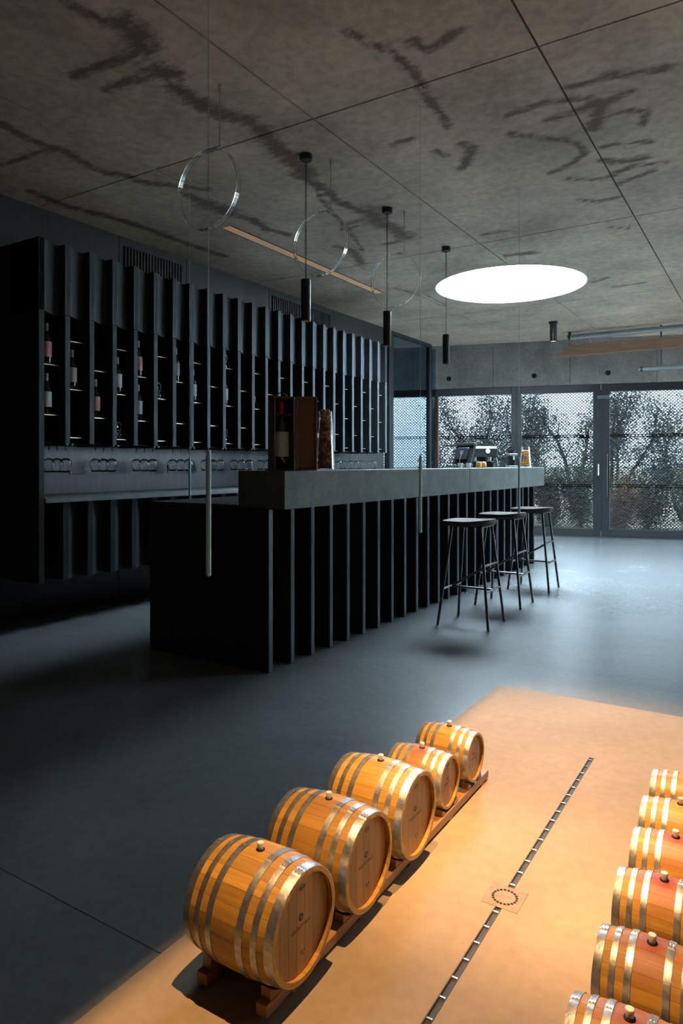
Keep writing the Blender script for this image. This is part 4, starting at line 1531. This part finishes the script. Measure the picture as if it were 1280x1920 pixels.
rack(-1.125, -0.950, 1.185, 2.56, [(yc, b[1], zc) for (_, yc, b, zc, _, _) in LEFT], 'low oak barrel rack of two rails carrying the left row of barrels')
rack(-0.295, -0.145, 1.20, 2.56, [(yc, small[1], 0.133) for (_, yc, _, _) in RIGHT], 'low oak barrel rack under the right row of barrels')

# ------------------------------------------------------------------ outside
gm = MB()
gv, gf = [], []
NXg, NYg = 40, 30
for j in range(NYg + 1):
    for i in range(NXg + 1):
        x = -30 + 70 * i / NXg
        f = j / NYg
        yb_ = wall_y(x) + 0.6
        yy = yb_ + 45 * f * f
        dd_ = yy - yb_
        z = -0.08 + 0.035 * max(0, dd_ - 1.0) ** 0.9 + 0.10 * sin(x * 1.7 + j) * min(1, dd_ / 3)
        gv.append((x, yy, z))
for j in range(NYg):
    for i in range(NXg):
        a = j * (NXg + 1) + i
        gf.append((a, a + 1, a + NXg + 2, a + NXg + 1))
structure(MB().add(gv, gf).build('ground', M['ground'], None, True, 180))
structure(MB().prism([(XR + 0.3, -10), (40, -10), (40, 14), (XR + 0.3, 14)], -0.12, -0.08).build('terrace', M['ground']))


def ground_z(x, y):
    return -0.08 + 0.035 * max(0, y - wall_y(x) - 1.6) ** 0.9


def tree(u, dist, h, crown, n_leaf, leaf, label, name='tree', cat='tree', size=0.055, seed=1, low=0.25):
    rnd = random.Random(seed)
    x = WP[0] + WU[0] * u - WU[1] * dist
    y = WP[1] + WU[1] * u + WU[0] * dist
    t = thing(name, label, cat, (x, y, ground_z(x, y) - 0.03), 0, 'plants beyond the mesh screen')
    tips = []
    br = MB()
    for b in range(rnd.randint(3, 4)):
        a = rnd.random() * 6.28
        p = Vector((0, 0, 0))
        d = Vector((cos(a) * 0.30, sin(a) * 0.30, 1)).normalized()
        pts, rs = [p.copy()], [0.02 * h]
        for s in range(6):
            d = (d + Vector((rnd.uniform(-.35, .35), rnd.uniform(-.35, .35), rnd.uniform(-.02, .2)))).normalized()
            p = p + d * h * 0.14
            pts.append(p.copy())
            rs.append(0.02 * h * (1 - (s + 1) / 7.0))
            if p.z > h * low:
                tips.append(p.copy())
                for k in range(2):
                    e = (d + Vector((rnd.uniform(-1, 1), rnd.uniform(-1, 1), rnd.uniform(-.2, .6)))).normalized()
                    p2 = p + e * crown * rnd.uniform(0.4, 0.9)
                    br.tube([p, (p + p2) / 2 + Vector((0, 0, 0.03)), p2], [0.006 * h, 0.004 * h, 0.002 * h], 5)
                    tips += [(p + p2) / 2, p2]
        br.tube(pts, rs, 6)
    br.build('trunk', M['bark'], t)
    vs, fs = [], []
    for i in range(int(n_leaf * 2.6)):
        c = rnd.choice(tips) + Vector((rnd.gauss(0, 1), rnd.gauss(0, 1), rnd.gauss(0, 1))) * crown * 0.24
        if c.z < 0.02:
            continue
        a = Vector((rnd.gauss(0, 1), rnd.gauss(0, 1), rnd.gauss(0, 1))).normalized()
        b = a.cross(Vector((rnd.gauss(0, 1), rnd.gauss(0, 1), rnd.gauss(0, 1)))).normalized()
        nr = a.cross(b)
        L = size * rnd.uniform(0.7, 1.5) * 0.62
        W = L * 0.34
        n0 = len(vs)
        vs += [c - a * L, c + b * W + nr * W * 0.3, c + a * L, c - b * W + nr * W * 0.3]
        fs += [(n0, n0 + 1, n0 + 2), (n0, n0 + 2, n0 + 3)]
    o = MB().add(vs, fs).build('foliage', leaf, t)
    stuff(o)
    return t


tree(-1.15, 3.2, 2.9, 0.75, 3600, M['leaf_b'], 'dense dark tree seen through the mesh of the bay behind the till', seed=11)
tree(-0.25, 4.6, 2.5, 0.6, 2200, M['leaf_a'], 'grey-green olive tree seen between the till bay and the first door leaf', seed=12)
tree(0.75, 3.4, 3.3, 0.55, 1500, M['leaf_b'], 'thin dark tree with a bare leaning trunk seen behind the first door leaf', seed=13, low=0.35)
tree(1.55, 4.2, 3.1, 0.6, 1700, M['leaf_b'], 'slim dark tree seen behind the left part of the second door leaf', seed=14, low=0.4)
tree(3.0, 4.4, 2.5, 0.8, 2600, M['leaf_a'], 'round olive tree seen at the picture edge behind the second door leaf', seed=15)
tree(4.8, 4.4, 2.8, 0.8, 1600, M['leaf_a'], 'olive tree outside beyond the last glazed bays', seed=16)
tree(-2.4, 6.0, 1.9, 0.6, 1200, M['leaf_b'], 'low dark bush seen through the glazed side screen', 'bush', 'bush', seed=17)
for i, (u, dist, h, cr, nl, lf, lab) in enumerate((
        (-1.4, 1.9, 1.1, 0.4, 1500, M['leaf_b'], 'low dark bush hidden behind the bar, against the mesh of the till bay'),
        (-0.55, 2.2, 1.2, 0.45, 1800, M['leaf_a'], 'grey-green bush low behind the frame left of the first door leaf'),
        (0.25, 1.8, 1.15, 0.42, 1900, M['leaf_b'], 'dark bush low behind the first door leaf, left half'),
        (0.85, 2.4, 1.3, 0.45, 1900, M['leaf_a'], 'grey-green bush low behind the first door leaf, right half'),
        (1.45, 1.7, 0.9, 0.4, 1700, M['leaf_c'], 'dry brown bush low behind the second door leaf'),
        (2.05, 2.3, 1.35, 0.5, 2100, M['leaf_b'], 'dark bush low at the picture edge behind the second door leaf'),
        (2.9, 1.9, 1.0, 0.45, 1500, M['leaf_a'], 'grey-green bush just past the second door leaf'))):
    tree(u, dist, h, cr, nl, lf, lab, 'bush', 'bush', 0.05, 30 + i, 0.08)
